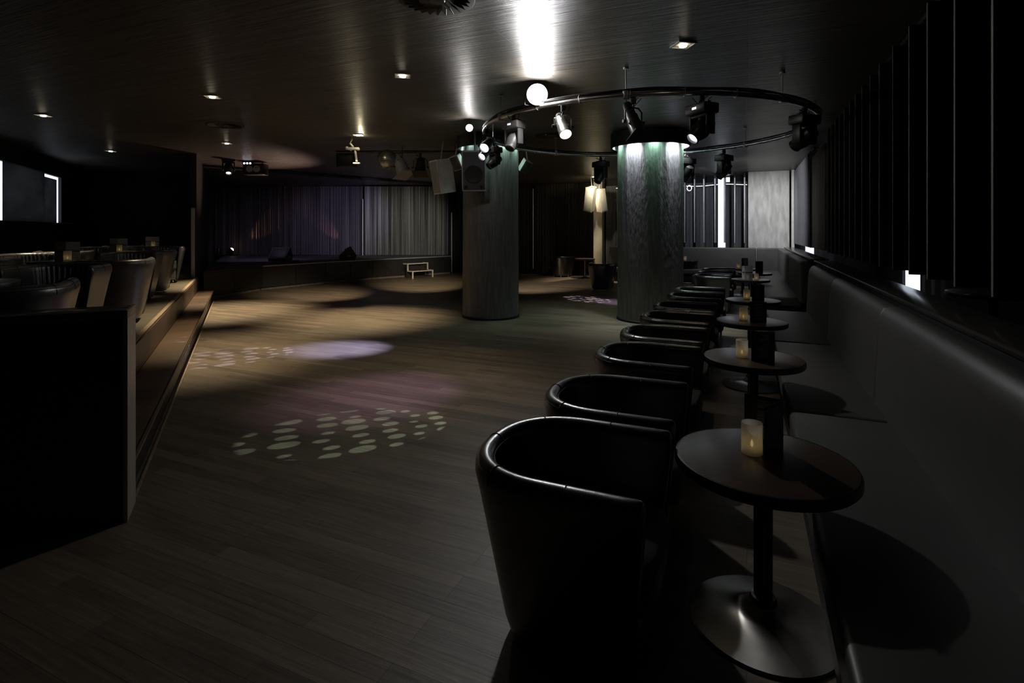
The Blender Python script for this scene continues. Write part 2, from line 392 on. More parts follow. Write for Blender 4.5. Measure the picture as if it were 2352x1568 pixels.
# concrete wall panel at the far end, right of the windows
o = wall('wall_far_concrete', RW(17.40,0.03), RW(17.40,1.12), 0, CEIL, 0.16, M_CONC2)
o = wall('trim_2', RW(17.28,1.17), RW(17.28,1.24), 1.10, CEIL, 0.14, M_WHITE)
# plaster column at the end of the far wall
o = MB().box((0,0,CEIL/2),(0.30,0.30,CEIL),bev=0.01).build('plaster_column', M_PLASTER, loc=(2.96,18.1,0), rz=RZR)
tag(o, 'square pale plaster column lit yellow, behind the two hanging white speakers', 'column')
wall('wall_far_side', (3.15,18.2), RW(18.2,-4.9), 0, CEIL, 0.1, M_DRAPE)

# ------------------------------------------------------------------ round concrete pillars
def pillar(x, y, r, cr, label, cap_z, gcol):
    t = thing('concrete_pillar', label, 'pillar', (x,y,0), 0, 'round concrete pillars')
    n = 72
    prof = []
    K = 26
    rs = []
    for i in range(K+1):
        z = CEIL*i/K
        rs.append([((r+0.004*math.sin(j*1.7+z*2.1)+0.003*math.sin(j*4.1))*math.cos(2*PI*j/n),(r+0.004*math.sin(j*1.7+z*2.1)+0.003*math.sin(j*4.1))*math.sin(2*PI*j/n),z) for j in range(n)])
    MB().rings(rs).build('shaft', M_CONC, t)
    MB().lathe([(r,0.0),(r+0.02,0.0),(r+0.02,0.035),(r+0.005,0.045),(r,0.045)],n,cap=False).build('base_ring', M_BLACK, t)
    # open skirt hung under the ceiling: black outside, white lining
    MB().lathe([(cr-0.02,cap_z+0.01),(cr,cap_z),(cr,CEIL-0.001),(cr-0.015,CEIL-0.001),(cr-0.02,cap_z+0.01)],72,cap=False).build('cap_skirt', M_BLACK, t)
    MB().lathe([(cr-0.03,cap_z+0.02),(cr-0.03,CEIL-0.02)],72,cap=False).build('cap_lining', M_CAPW, t)
    for k in range(10):
        a = 2*PI*(k+0.3)/10
        rr = (r+cr)/2
        b = MB().box((rr*math.cos(a),rr*math.sin(a),CEIL-0.06),(0.05,0.05,0.04),bev=0.006).build('lamp_holder', M_WHITE, t)
        MB().lathe([(0.016,-0.004),(0.016,0.0)],12,c=(rr*math.cos(a),rr*math.sin(a),CEIL-0.082)).build('bulb', M_LENSD, b)
        if gcol[k] is None: continue
        p = Vector((x+rr*math.cos(a), y+rr*math.sin(a), CEIL-0.10))
        q = Vector((x+(r+0.03)*math.cos(a), y+(r+0.03)*math.sin(a), cap_z-0.55))
        spot('pillar_lamp_light', p, q, gcol[k][0], 100, 1.0, gcol[k][1], 0.03)
    return t
GW = (170,(0.90,0.94,1.0)); GG = (45,(0.55,1.0,0.7)); GD = (10,(0.7,0.9,0.8))
# lamps 5..9 face the camera (angles 190..350 deg)
pillar(2.50, 9.62, 0.575, 0.70, 'round concrete pillar behind the near armchairs, lit from its cap', 3.09, [GD,None,None,None,GD,GG,GW,GG,GW,GG])
G2 = (22,(0.6,0.95,0.75)); G3 = (9,(0.6,0.9,0.8))
pillar(-0.40, 9.98, 0.52, 0.63, 'round concrete pillar on the dance floor carrying a black loudspeaker', 3.12, [G3,None,None,None,G3,G3,G3,G2,G2,G2])

# ------------------------------------------------------------------ seating platform and steps on the left
PZ = 0.55; SZ = 0.26
t = thing('seating_platform', 'raised seating platform with wooden floor, left of the dance floor', 'platform', LW(3.82,-0.9,0), RZL)
MB().prism([(0,0),(0,10.04),(-0.16,10.04),(-0.16,15.6),(-3.17,15.6),(-3.17,0)],0,PZ).build('deck', M_PLAT, t, smooth=False)
MB().box((0.012,5.05,PZ/2+0.13),(0.02,10.1,PZ/2)).build('riser', M_STEP, t, smooth=False)
MB().box((-0.02,5.05,PZ+0.004),(0.05,10.1,0.008),bev=0.003).build('edge_strip', M_WORN, t)
t = thing('platform_step', 'long wooden step running below the seating platform edge', 'step', LW(3.82,-0.9,0), RZL)
MB().box((0.175,5.0,SZ-0.015),(0.31,10.0,0.03),bev=0.004).build('tread', M_STEP, t)
MB().box((0.318,5.0,SZ-0.03),(0.012,10.0,0.06),bev=0.003).build('nosing', M_WORN, t)
MB().box((0.28,5.0,(SZ-0.03)/2),(0.02,10.0,SZ-0.03)).build('riser', M_STAGEF, t, smooth=False)
MB().box((0.325,5.0,0.005),(0.018,10.0,0.010),bev=0.003).build('kick_strip', M_WORN, t)

# counter / half wall in the left foreground
t = thing('black_counter', 'black half-height counter in the left foreground, in front of the steps', 'counter', LW(3.56,-0.575,0), RZL)
MB().box((-1.65,0.125,0.56),(3.28,0.23,1.12)).build('front_panel', M_COUNTER, t, smooth=False)
MB().box((-1.65,0.125,1.1425),(3.30,0.25,0.045),bev=0.003).build('top_board', M_COUNTTOP, t)
MB().box((0.004,0.125,0.56),(0.02,0.25,1.12)).build('end_panel', M_COUNTEND, t, smooth=False)
MB().box((0.006,0.125,1.143),(0.016,0.252,0.044),bev=0.002).build('edge_band', M_WORN, t)

# ------------------------------------------------------------------ stage
ST = 0.66
SF = [(-7.10,12.20),(-6.74,14.30),(-5.66,16.10),(-4.60,17.52),(-2.30,19.98)]
t = thing('stage', 'low black stage with panelled front across the far left end', 'stage')
poly = SF + [(-2.42,20.62),(-11.3,20.88)]
MB().prism(poly, ST-0.03, ST).build('deck', M_STAGE, t, smooth=False)
def face_panel(mb, p, q, z0, z1, off, th):
    p = Vector((p[0],p[1],0)); q = Vector((q[0],q[1],0)); d = (q-p); L_ = d.length; d.normalize()
    n = Vector((d.y,-d.x,0))
    M = Matrix.Translation(p+n*off) @ Matrix.Rotation(math.atan2(d.y,d.x),4,'Z')
    mb.box((L_/2,0,(z0+z1)/2),(L_-0.012,th,z1-z0),M,bev=0.004,seg=1)
    return M, L_, n
for i in range(len(SF)-1):
    p = Vector(SF[i]); q = Vector(SF[i+1]); L_ = (q-p).length; k = max(1, round(L_/1.0))
    for j in range(k):
        a = p+(q-p)*(j/k); b = p+(q-p)*((j+1)/k)
        mb = MB(); M, l2, n = face_panel(mb, a, b, 0.07, ST-0.035, 0.012, 0.02)
        pn = mb.build('front_panel', M_STAGEF, t)
        if i >= 1 and (i+j) % 2 == 1:
            kb = MB(); kb.cyl((l2*0.75,-0.01,0.42),(l2*0.75,-0.03,0.42),0.012,0.014,12,M); kb.build('knob', M_CHROME, pn)
    mb = MB(); face_panel(mb, p, q, 0.0, 0.065, -0.03, 0.02); mb.build('plinth', M_CONC, t)
    mb = MB(); face_panel(mb, p, q, ST-0.03, ST+0.004, 0.02, 0.03); mb.build('edge_trim', M_GREY if i>0 else M_STAGEF, t)

def curtain(name, p, q, z0, z1, m, label, folds, amp, seed, group=None, cat='curtain'):
    rnd = random.Random(seed)
    p = Vector((p[0],p[1])); q = Vector((q[0],q[1])); L_ = (q-p).length
    n = int(folds*10); rs = []
    ph = [rnd.random()*6 for _ in range(8)]; fr = [folds*(0.7+0.6*rnd.random()) for _ in range(4)]
    amps = [rnd.uniform(0.3,1.0) for _ in range(folds+2)]
    xs = []
    for i in range(n+1):
        u = i/n
        k = int(u*folds); a = amps[k]*(1-(u*folds-k))+amps[k+1]*(u*folds-k)
        xs.append((u, amp*a*math.sin(2*PI*folds*u+1.2*math.sin(2*PI*fr[0]*0.31*u+ph[0])) + amp*0.3*math.sin(2*PI*fr[1]*2.3*u+ph[1])))
    mb = MB()
    rows = []
    for kz in range(5):
        z = z0+(z1-z0)*kz/4; s = 1.0-0.35*kz/4
        rows.append([(u*L_, y*s, z) for u,y in xs])
    mb.rings(rows, closed=False)
    back = [[(x,y+0.012,z) for x,y,z in r] for r in rows]
    mb.rings(back[::-1], closed=False)
    o = mb.build(name, m, sharp=80, loc=(p.x,p.y,0), rz=math.atan2((q-p).y,(q-p).x))
    return tag(o, label, cat, group)
curtain('stage_curtain', (-12.1,20.62), (-5.80,20.62), ST+0.01, CEIL-0.02, M_CURT, 'dark purple-lit stage curtain hanging across the left of the stage', 80, 0.035, 3)
curtain('string_curtain', (-5.66,20.42), (-2.45,20.42), ST+0.01, CEIL-0.04, M_CURT2, 'paler pleated curtain at the right end of the stage', 62, 0.032, 5)
for (x,y,z0,z1,lb) in [(-5.73,20.40,ST,2.82,'thin pale vertical pole between the two stage curtains'),(-2.30,20.25,0.02,2.30,'thin pale vertical pole at the right end of the stage'),(0.78,19.60,0.2,3.15,'thin pale vertical pole against the black drapes behind the pillars')]:
    o = MB().cyl((0,0,z0),(0,0,z1),0.020,n=10).build('curtain_pole', M_WHITE, loc=(x,y,0)); tag(o, lb, 'pole')
curtain('black_drape', (-2.15,20.45), (0.70,19.75), 0.02, CEIL-0.02, M_CURTB, 'black floor-length drape behind the left concrete pillar', 26, 0.03, 8)
curtain('black_drape', (0.85,19.72), (2.72,19.26), 0.02, CEIL-0.02, M_CURTB, 'black floor-length drape between the two concrete pillars', 18, 0.04, 9)
# added black beam standing in for the shade line above the stage front
o = MB(); face_panel(o, (-8.2,14.05), (-2.3,20.0), CEIL-0.07, CEIL-0.001, 0, 0.25); struct(o.build('trim_3', M_BLACK))

# two-step stair unit with white edges
t = thing('stage_stair', 'small black two-step stair with white edges against the stage front', 'steps', (-3.70,18.12,0), math.atan2(2.46,2.30))
# local: +x along the stage front, -y towards the dance floor
MB().box((0.42,-0.12,0.47),(0.80,0.24,0.03)).build('tread', M_STAGEF, t, smooth=False)
MB().box((0.42,-0.38,0.23),(0.80,0.26,0.03)).build('tread', M_STAGEF, t, smooth=False)
MB().box((0.42,-0.10,0.23),(0.74,0.10,0.44)).build('body', M_STAGEF, t, smooth=False)
fr = MB()
for x in (0.0,0.84):
    fr.box((x,-0.24,0.36),(0.035,0.035,0.25)).box((x,-0.52,0.12),(0.035,0.035,0.24)).box((x,-0.38,0.24),(0.035,0.29,0.035)).box((x,-0.12,0.48),(0.035,0.26,0.035))
fr.box((0.42,-0.245,0.48),(0.87,0.03,0.03)).box((0.42,-0.525,0.24),(0.87,0.03,0.03))
fr.build('white_edging', M_WHITE, t, smooth=False)['label'] = 'white edging'

def wedge(loc, rz, label):
    t = thing('stage_monitor', label, 'speaker', loc, rz, 'wedge monitors on the stage')
    # side profile (y,z), facing -y
    prof = [(-0.22,0.0),(0.24,0.0),(0.30,0.14),(0.12,0.42),(0.08,0.42),(-0.26,0.10)]
    rs = [[(x,y,z) for y,z in prof] for x in (-0.27,0.27)]
    MB().rings(rs).build('cabinet', M_BLADE, t, sharp=20)
    d = Vector((0,0.34,0.32)).normalized(); n = Vector((0,-0.32,0.34)).normalized()
    c = Vector((0,-0.09,0.26))
    M = Matrix.Translation(c+n*0.006) @ n.to_track_quat('Z','Y').to_matrix().to_4x4()
    MB().box((0,0,0),(0.48,0.40,0.012),M,bev=0.004).build('grille', M_BLADE, t)
    MB().box((0.274,0.05,0.13),(0.01,0.12,0.05)).build('handle', M_SPK, t, smooth=False)
    MB().box((-0.274,0.05,0.13),(0.01,0.12,0.05)).build('handle', M_SPK, t, smooth=False)
    return t
wedge((-7.22,16.55,ST), R(0), 'black wedge monitor on the left part of the stage, seen from its front')
wedge((-5.42,17.45,ST), R(-72), 'black wedge monitor standing sideways near the right part of the stage')

def floor_par(loc, aim, label, lens, lcol, power, ang=28):
    t = thing('floor_spotlight', label, 'stage light', loc, 0)
    loc = Vector(loc); d = (Vector(aim)-loc).normalized()
    M = Matrix.Translation((0,0,0.16)) @ d.to_track_quat('Z','Y').to_matrix().to_4x4()
    MB().lathe([(0.05,-0.14),(0.075,-0.10),(0.085,0.10),(0.09,0.10),(0.09,0.115),(0.078,0.115),(0.07,0.02)],24,M=M,cap=False).lathe([(0.001,-0.145),(0.05,-0.14)],24,M=M,cap=False).build('can', M_CAN, t)
    MB().lathe([(0.001,0.16),(0.04,0.15),(0.070,0.12),(0.078,0.09)],24,M=M,cap=False).build('lens', lens, t)
    mb = MB()
    mb.tube([(-0.12,0,0.0),(-0.12,0,0.17)],0.008).tube([(0.12,0,0.0),(0.12,0,0.17)],0.008).box((0,0,0.006),(0.26,0.10,0.012))
    mb.build('bracket', M_CAN, t)
    spot('floor_spotlight_light', loc+Vector((0,0,0.16))+d*0.18, aim, power, ang, 0.6, lcol, 0.03)
    return t
floor_par((-10.75,20.22,ST), (-9.5,20.62,1.85), 'small floor spotlight glowing orange at the far left of the stage', M_ORANGE, (1.0,0.42,0.22), 60, 34)
floor_par((-6.25,20.25,ST), (-7.15,20.62,1.72), 'small floor spotlight behind the right wedge monitor', M_CAN, (1.0,0.36,0.36), 36, 30)
o = floor_par((-11.1,20.1,ST), (-11.3,20.6,2.6), 'small dark unlit floor spotlight in the left stage corner', M_CAN, (0.5,0.5,1.0), 0.3)

# ------------------------------------------------------------------ tub chairs
def chair_path(w, xb, xf, n):
    """U path in plan, outer line; w = half width"""
    pts = []
    xa = xb + w*0.98          # where the curve starts
    k = 7
    for i in range(k): pts.append((Vector((xf+(xa-xf)*i/k, -w)), Vector((0,1))))
    for i in range(n+1):
        a = -PI/2 - PI*i/n
        # slightly square ellipse
        ca, sa = math.cos(a), math.sin(a)
        e = 0.88
        px = math.copysign(abs(ca)**e, ca); py = math.copysign(abs(sa)**e, sa)
        p = Vector((xa + w*0.98*px, w*py))
        nn = Vector((-ca, -sa)).normalized()
        pts.append((p, nn))
    for i in range(k-1,-1,-1): pts.append((Vector((xf+(xa-xf)*i/k, w)), Vector((0,-1))))
    return pts
CH = 0.73
def make_chair(name, label, group, leather, pleats=False):
    t = thing(name, label, 'armchair', (0,0,0), 0, group)
    w = 0.37; xb = -0.385; xf = 0.320
    N_ = 84 if pleats else 40
    P = chair_path(w, xb, xf, N_)
    sec = [(0.075,0.05),(0.060,0.10),(0.035,0.32),(0.008,0.60),(0.0,0.665),(0.001,0.69),(0.009,0.712),(0.024,0.726),(0.041,CH),(0.058,0.726),(0.072,0.712),(0.080,0.69),(0.083,0.665),(0.090,0.45),(0.100,0.12)]
    rs = []
    m = len(P)
    for i,(p,n) in enumerate(P):
        ring = []
        for j,(o,z) in enumerate(sec):
            oo = o
            if pleats and j >= 11:
                u = (i/m)
                env = max(0,1-abs(u-0.5)*2.6)
                oo = o + 0.011*env*math.sin(i*1.55)*(1.0 if j < 14 else 0.3)
            q = p + n*oo
            # the whole shell tapers towards the floor
            s = 1.0 - 0.20*(1-min(1,z/0.66))
            ring.append((q.x*s + (0.0), q.y*s, z))
        rs.append(ring)
    # rounded arm ends
    def endring(ring, dx, inset):
        c = Vector((0,0,0))
        for p in ring: c += Vector(p)
        c /= len(ring)
        return [(p[0]+dx, c.y+(p[1]-c.y)*inset, p[2] - (0.012*(1-inset)*8 if p[2] > 0.6 else 0)) for p in ring]
    e0 = [endring(rs[0],0.020,0.82), endring(rs[0],0.013,0.95)]
    e1 = [endring(rs[-1],0.013,0.95), endring(rs[-1],0.020,0.82)]
    MB().rings(e0+rs+e1).build('shell', leather, t, sharp=50)
    # stitched seams that run round the rim
    for off,z in ((0.006,0.706),(0.077,0.702)):
        MB().tube([((p+n*off).x*1.0,(p+n*off).y,z) for p,n in P],0.0026,6).build('rim_seam', M_STITCH, t)
    # short cross seams over the rim
    for idx in (5, 7+int(N_*0.18), 7+int(N_*0.5), 7+int(N_*0.82), m-6):
        p,n = P[idx]
        pts = [((p+n*o).x,(p+n*o).y,z+0.0012) for o,z in sec[4:13]]
        MB().tube(pts,0.0022,6).build('cross_seam', M_STITCH, t)
    # seat cushion
    sp = [(x,y) for x,y in [(0.345,-0.255),(0.345,0.255)]]
    ring = []
    K = 40
    for i in range(K):
        a = 2*PI*i/K; ca, sa = math.cos(a), math.sin(a)
        e = 0.42
        ring.append((0.055+0.30*math.copysign(abs(ca)**e,ca), 0.268*math.copysign(abs(sa)**e,sa)))
    rr = []
    for s,z in ((0.94,0.27),(0.985,0.285),(1,0.31),(1,0.41),(0.985,0.435),(0.95,0.45),(0.6,0.462),(0.2,0.465)):
        rr.append([(0.055+(x-0.055)*s, y*s, z) for x,y in ring])
    MB().rings(rr).build('seat_cushion', M_SEAT, t, sharp=50)
    MB().tube([(0.055+(x-0.055)*1.003,y*1.003,0.405) for x,y in ring],0.004,6,loop=True).build('cushion_piping', M_STITCH, t)
    MB().box((0.15,0,0.17),(0.30,0.46,0.22),bev=0.02).build('front_apron', leather, t)
    for sx in (-0.16,0.20):
        for sy in (-0.17,0.17):
            MB().lathe([(0.018,0.0),(0.02,0.004),(0.016,0.055)],14,c=(sx,sy,0.0)).build('foot', M_CHROME, t)
    return t
RCH = [(2.06,-0.64,0),(2.86,-0.645,0.5),(3.91,-0.65,-1),(4.76,-0.65,1),(5.70,-0.65,-1),(6.55,-0.655,1),(7.66,-0.64,0),(8.46,-0.64,1),(11.25,-0.62,-1),(12.10,-0.61,1),(13.15,-0.58,0)]
LBL = ['black leather tub chair nearest the camera, at the first table of the right-hand row',
 'black leather tub chair second from the camera, its rim just behind the nearest chair',
 'black leather tub chair third from the camera, left of the second round table',
 'black leather tub chair fourth from the camera, far side of the second round table',
 'black leather tub chair fifth from the camera, left of the third round table',
 'black leather tub chair sixth from the camera, in front of the pillar foot',
 'black leather tub chair seventh from the camera, left of the fourth round table',
 'black leather tub chair eighth from the camera, last before the gap in the row',
 'black leather tub chair with bright rim, first beyond the gap in the right-hand row',
 'black leather tub chair second beyond the gap in the right-hand row',
 'black leather tub chair farthest away in the right-hand row, before the far banquette']
GR = 'black tub chairs along the right-hand tables'
c0 = make_chair('tub_chair', LBL[0], GR, M_LEATHER)
for i,(a,l,d) in enumerate(RCH):
    if i == 0: c0.location = RW(a,l,0); c0.rotation_euler = (0,0,RZR+R(d))
    else: dup(c0, RW(a,l,0), RZR+R(d), LBL[i], GR)
dup(c0, (2.42,14.35,0), R(70), 'single dark tub chair on the dance floor just left of the right pillar', 'loose chairs at the back of the dance floor')
dup(c0, (1.70,18.55,0), R(40), 'dark tub chair against the black drapes between the pillars', 'loose chairs at the back of the dance floor')

# chairs on the platform: facing away from (+) or towards (-) the camera
GL = 'tub chairs on the raised platform'
AW = R(90)-TL; TO = R(-90)-TL
LCH = [(4.27,-1.33,1,'leather tub chair seen from behind, nearest on the platform, just above the counter'),
 (6.40,-1.52,-1,'pleated leather tub chair facing the camera across the first platform table'),
 (7.45,-1.30,1,'tall smooth-backed tub chair at the platform edge, lit bluish, right of the pleated one'),
 (9.65,-1.45,-1,'dark tub chair facing the camera at the platform edge, across the second table'),
 (10.68,-1.38,1,'dark tub chair with its back to the camera at the platform edge, fifth along'),
 (12.90,-1.42,-1,'dark tub chair at the end of the platform edge beside the white strip'),
 (6.55,-2.70,-1,'pleated tub chair facing the camera by the window side of the first platform table'),
 (7.75,-2.62,1,'tub chair turned away from the camera, window side of the second platform table'),
 (9.70,-2.62,-1,'pleated tub chair facing the camera, window side of the second platform table'),
 (10.80,-2.55,1,'tub chair turned away, window side of the third platform table'),
 (12.95,-2.60,-1,'pleated tub chair facing the camera, window side of the third platform table'),
 (14.05,-2.3,1,'tub chair turned away, before the farthest platform table')]
l0 = make_chair('tub_chair', LCH[0][3], GL, M_LEATHER2, True)
for i,(a,l,s,lb) in enumerate(LCH):
    rz = (AW if s > 0 else TO) + R([6,-8,3,-4,2,0,-3,5,-6,4,0,3][i])
    if i == 0: l0.location = LW(a,l,PZ+0.002); l0.rotation_euler = (0,0,rz)
    else: dup(l0, LW(a,l,PZ+0.002), rz, lb, GL)

# ------------------------------------------------------------------ round tables
TZ = 0.67
def make_table(label, group):
    t = thing('round_table', label, 'table', (0,0,0), 0, group)
    r = 0.345
    MB().lathe([(0.0005,TZ),(r-0.012,TZ),(r-0.010,TZ-0.0005)],72,cap=False).lathe([(r-0.03,TZ-0.006),(0.0005,TZ-0.006)],72,cap=False).build('tabletop', M_TOP, t)
    MB().lathe([(r-0.011,TZ+0.0005),(r-0.004,TZ-0.001),(r,TZ-0.008),(r,TZ-0.034),(r-0.006,TZ-0.042),(r-0.02,TZ-0.045),(0.001,TZ-0.045)],72,cap=False).build('table_rim', M_EDGE, t)
    MB().lathe([(0.13,TZ-0.0455),(0.13,TZ-0.055),(0.045,TZ-0.062),(0.036,TZ-0.09),(0.036,0.055)],32,cap=False).build('stem', M_DSTEEL, t)
    MB().lathe([(0.285,0.0),(0.288,0.004),(0.283,0.012),(0.22,0.020),(0.15,0.032),(0.10,0.046),(0.07,0.062),(0.055,0.085),(0.036,0.095)],64,cap=False).build('base_plate', M_SBASE, t)
    MB().lathe([(0.036,0.085),(0.050,0.088),(0.052,0.10),(0.046,0.112),(0.036,0.114)],32,cap=False).build('collar', M_DSTEEL, t)
    return t
GT = 'round tables along the banquette'
TBL = [(2.40,0.06,'round walnut table nearest the camera, beside the first tub chair'),
 (4.29,0.04,'second round table from the camera, its steel base catching the light'),
 (6.03,0.04,'third round table from the camera, its left edge shining white'),
 (7.88,0.07,'fourth round table from the camera, just before the banquette ends'),
 (11.20,0.06,'round table beyond the gap, carrying a white printed menu card'),
 (12.95,0.16,'round table by the far banquette corner, second beyond the gap'),
 (14.35,-0.10,'farthest round table, in front of the far banquette')]
tb = make_table(TBL[0][2], GT)
for i,(a,l,lb) in enumerate(TBL):
    if i == 0: tb.location = RW(a,l,0); tb.rotation_euler = (0,0,RZR)
    else: dup(tb, RW(a,l,0), RZR+R(i*17), lb, GT)
LT = [(5.30,-1.85,'first table on the platform, cut off by the left picture edge'),(8.55,-2.02,'second table on the platform, with a grey menu card and candle'),(11.78,-2.03,'third table on the platform, behind the bluish chair'),(15.05,-1.93,'farthest table on the platform')]
for i,(a,l,lb) in enumerate(LT): dup(tb, LW(a,l,PZ+0.002), RZL+R(i*23), lb, 'round tables on the raised platform')
dup(tb, (2.46,17.9,0), 0, 'dark round table behind the loose chair between the pillars', 'loose tables at the back of the dance floor')
RT = [(6.2,2.05,'round table in the room behind the ledge, seen below the vertical blades'),(3.9,2.25,'nearer dark table behind the ledge at the right picture edge')]
for i,(a,l,lb) in enumerate(RT):
    x = dup(tb, RW(a,l,0.37), RZR, lb, 'tall tables behind the ledge'); 
o = MB().box((0,0,0.185),(1.6,6.0,0.37)).build('raised_floor', M_BLACK, loc=RW(5.2,2.35,0), rz=RZR, smooth=False)
tag(o, 'black raised floor in the room behind the ledge', 'platform')

# ------------------------------------------------------------------ candles and menus
def make_candle(label, group):
    t = thing('candle_glass', label, 'candle', (0,0,0), 0, group)
    MB().lathe([(0.0005,0.001),(0.040,0.0),(0.0415,0.003),(0.0415,0.127),(0.040,0.129),(0.0385,0.127),(0.0385,0.006),(0.0005,0.005)],40,cap=False).build('glass', M_FROST, t)
    b = MB().lathe([(0.0005,0.006),(0.019,0.006),(0.019,0.024),(0.0005,0.024)],20,cap=False).build('tealight', M_WHITE, t)
    MB().lathe([(0.0005,0.026),(0.0055,0.032),(0.0065,0.040),(0.004,0.050),(0.0005,0.060)],12,cap=False).build('flame', M_FLAME, b)
    return t
CP = 0.07
GC = 'frosted glass candles on the tables'
cg = None
def put_candle(loc, label, power=0.10, group=GC):
    global cg
    if cg is None: cg = make_candle(label, group); cg.location = loc
    else: dup(cg, loc, random.random(), label, group)
    if power: point('candle_light', Vector(loc)+Vector((0,0,0.070)), power*CP, (1.0,0.70,0.32), 0.006)
def card_panel(w, h, M, mb): mb.box((w/2,0,h/2),(w,0.0012,h),M)
def menu(loc, a1, a2, label, w=0.155, h=0.21, m=M_CARD, mp=M_CARDP, rz=0, skyline=False, group=None):
    """V-folded card: spine at loc, two leaves at angles a1,a2"""
    t = thing('menu_card', label, 'menu', loc, rz, group)
    rnd = random.Random(len(label))
    for k,a in enumerate((a1,a2)):
        M = Matrix.Rotation(a,4,'Z')
        mb = MB(); card_panel(w,h,M,mb); lf = mb.build('leaf', m, t, smooth=False)
        pr = MB()
        for side in (-1,1):
            y = side*0.0010
            if skyline:
                pr.box((w/2,y,h*0.50),(w*0.9,0.0004,0.010),M)
                for q in range(14): pr.box((w*0.08+q*w*0.064,y,h*0.50+0.004+0.006*rnd.random()),(w*0.03,0.0004,0.012+0.02*rnd.random()),M)
                for q in range(5):
                    l = w*(0.4+0.4*rnd.random()); pr.box((w*0.1+l/2,y,h*(0.40-0.06*q)),(l,0.0004,0.004),M)
            else:
                z = h*0.90
                q = 0
                while z > h*0.12:
                    hd = rnd.random() < 0.25
                    l = w*(rnd.uniform(0.22,0.34) if hd else rnd.uniform(0.40,0.62))
                    pr.box((w*0.66-l/2 if side*(1-2*k) > 0 else w*0.30+l/2, y, z),(l,0.0004,0.0030 if hd else 0.0020),M)
                    z -= 0.0085 if hd else 0.0066
                    if rnd.random() < 0.15: z -= 0.010
        pr.build('print', mp, lf, smooth=False)
    return t
GM = 'black folded menu cards on the round tables'
sp = Vector((1.156,2.264,TZ)); 
a1 = math.atan2(2.36-2.264, 1.026-1.156); a2 = math.atan2(2.158-2.264, 1.014-1.156)
put_candle(Vector((1.005,2.225,TZ)), 'frosted candle glass on the table nearest the camera', 0.10)
menu(sp, a1, a2, 'black menu card standing open beside the nearest candle', group=GM)
ML = [(4.29,0.04,'second table from the camera'),(6.03,0.04,'third table from the camera'),(7.88,0.07,'fourth table from the camera')]
for i,(a,l,lb) in enumerate(ML):
    put_candle(RW(a-0.03+0.03*i,l-0.075,TZ), 'frosted candle glass on the '+lb, 0.10)
    s = RW(a-0.02, l+0.12, TZ)
    s = s + Vector((0.0,-0.05,0))
    menu(s, R(165), R(188-i*3), 'black menu card standing on the '+lb, group=GM)
# beyond the gap: white card with skyline print, small glass
menu(RW(11.15,0.10,TZ), R(172), R(200), 'white menu card with dark skyline print on the table beyond the gap', 0.20, 0.26, M_CARDW, M_CARD, skyline=True)
put_candle(RW(11.0,0.16,TZ), 'frosted candle glass beside the white menu card', 0.05)
o = MB().lathe([(0.0005,0.0),(0.03,0.0),(0.034,0.10),(0.032,0.10),(0.028,0.004),(0.0005,0.004)],24,cap=False).build('drinking_glass', M_FROST, loc=RW(10.98,0.02,TZ))
tag(o, 'small tumbler in front of the white menu card', 'glass')
menu(RW(12.95,0.32,TZ), R(175), R(205), 'black menu card with white print on the table by the far banquette corner', 0.16, 0.26, M_CARD, M_CARDW, group=GM)
put_candle(RW(14.3,-0.20,TZ), 'lit candle glass on the farthest round table', 0.10)
menu(RW(14.3,0.02,TZ), R(170), R(200), 'black menu card on the farthest round table beside the candle', 0.15, 0.26, M_CARD, M_CARDP, group=GM)
# platform tables
GM2 = 'grey printed menu cards on the platform tables'
for i,(a,l) in enumerate([(8.55,-2.02),(11.78,-2.03),(15.05,-1.93)]):
    nm = ['second','third','farthest'][i]
    put_candle(LW(a-0.05,l+0.06,PZ+TZ), 'frosted candle glass on the %s platform table' % nm, 0.06)
    menu(LW(a+0.05,l+0.02,PZ+TZ), R(178), R(20), 'grey skyline-printed menu card on the %s platform table' % nm, 0.15, 0.24, M_CARDG, M_CARD, skyline=True, group=GM2)
put_candle(Vector((5.28,16.20,0.70)), 'small glowing candle glass at the far banquette just right of the pillar', 0.06)
dup(tb, (5.30,16.20,0.03), 0.3, 'small round table half hidden behind the right pillar', 'round tables along the banquette')

# ------------------------------------------------------------------ banquettes (right)
def rounded_slab(x0,x1,y0,y1,z0,z1,bev): 
    return MB().box(((x0+x1)/2,(y0+y1)/2,(z0+z1)/2),(x1-x0,y1-y0,z1-z0),bev=bev,seg=4)
t = thing('banquette', 'long grey leather banquette with high back along the right side', 'banquette', RW(0,0,0), RZR)
for (a,b) in [(-1.0,1.55),(1.56,3.84),(3.85,6.19),(6.20,8.60)]:
    rounded_slab(0.245,0.86,a,b,0.30,0.45,0.03).build('seat', M_BANQ, t)
for (a,b) in [(-1.0,1.93),(1.935,4.25),(4.255,6.55),(6.555,8.72)]:
    rs = []
    # leaning back with a rolled top
    prof = [(0.775,0.40),(0.785,0.60),(0.805,0.98),(0.815,1.04),(0.84,1.085),(0.875,1.105),(0.91,1.10),(0.935,1.07),(0.94,1.03),(0.94,0.40)]
    g = 0.006
    def rr(y, s):
        c = (0.87,0.75); return [(c[0]+(x-c[0])*s, y, c[1]+(z-c[1])*(1-(1-s)*0.25)) for x,z in prof]
    rs = [rr(a,0.90), rr(a+g,0.97), rr(a+0.02,1.0), rr(b-0.02,1.0), rr(b-g,0.97), rr(b,0.90)]
    MB().rings(rs).build('backrest', M_BANQ, t, sharp=40)
MB().box((0.57,3.8,0.15),(0.56,9.6,0.30)).build('plinth', M_BLACK, t, smooth=False)
MB().box((0.90,8.735,0.55),(0.10,0.02,1.0)).build('end_panel', M_BLACK, t, smooth=False)

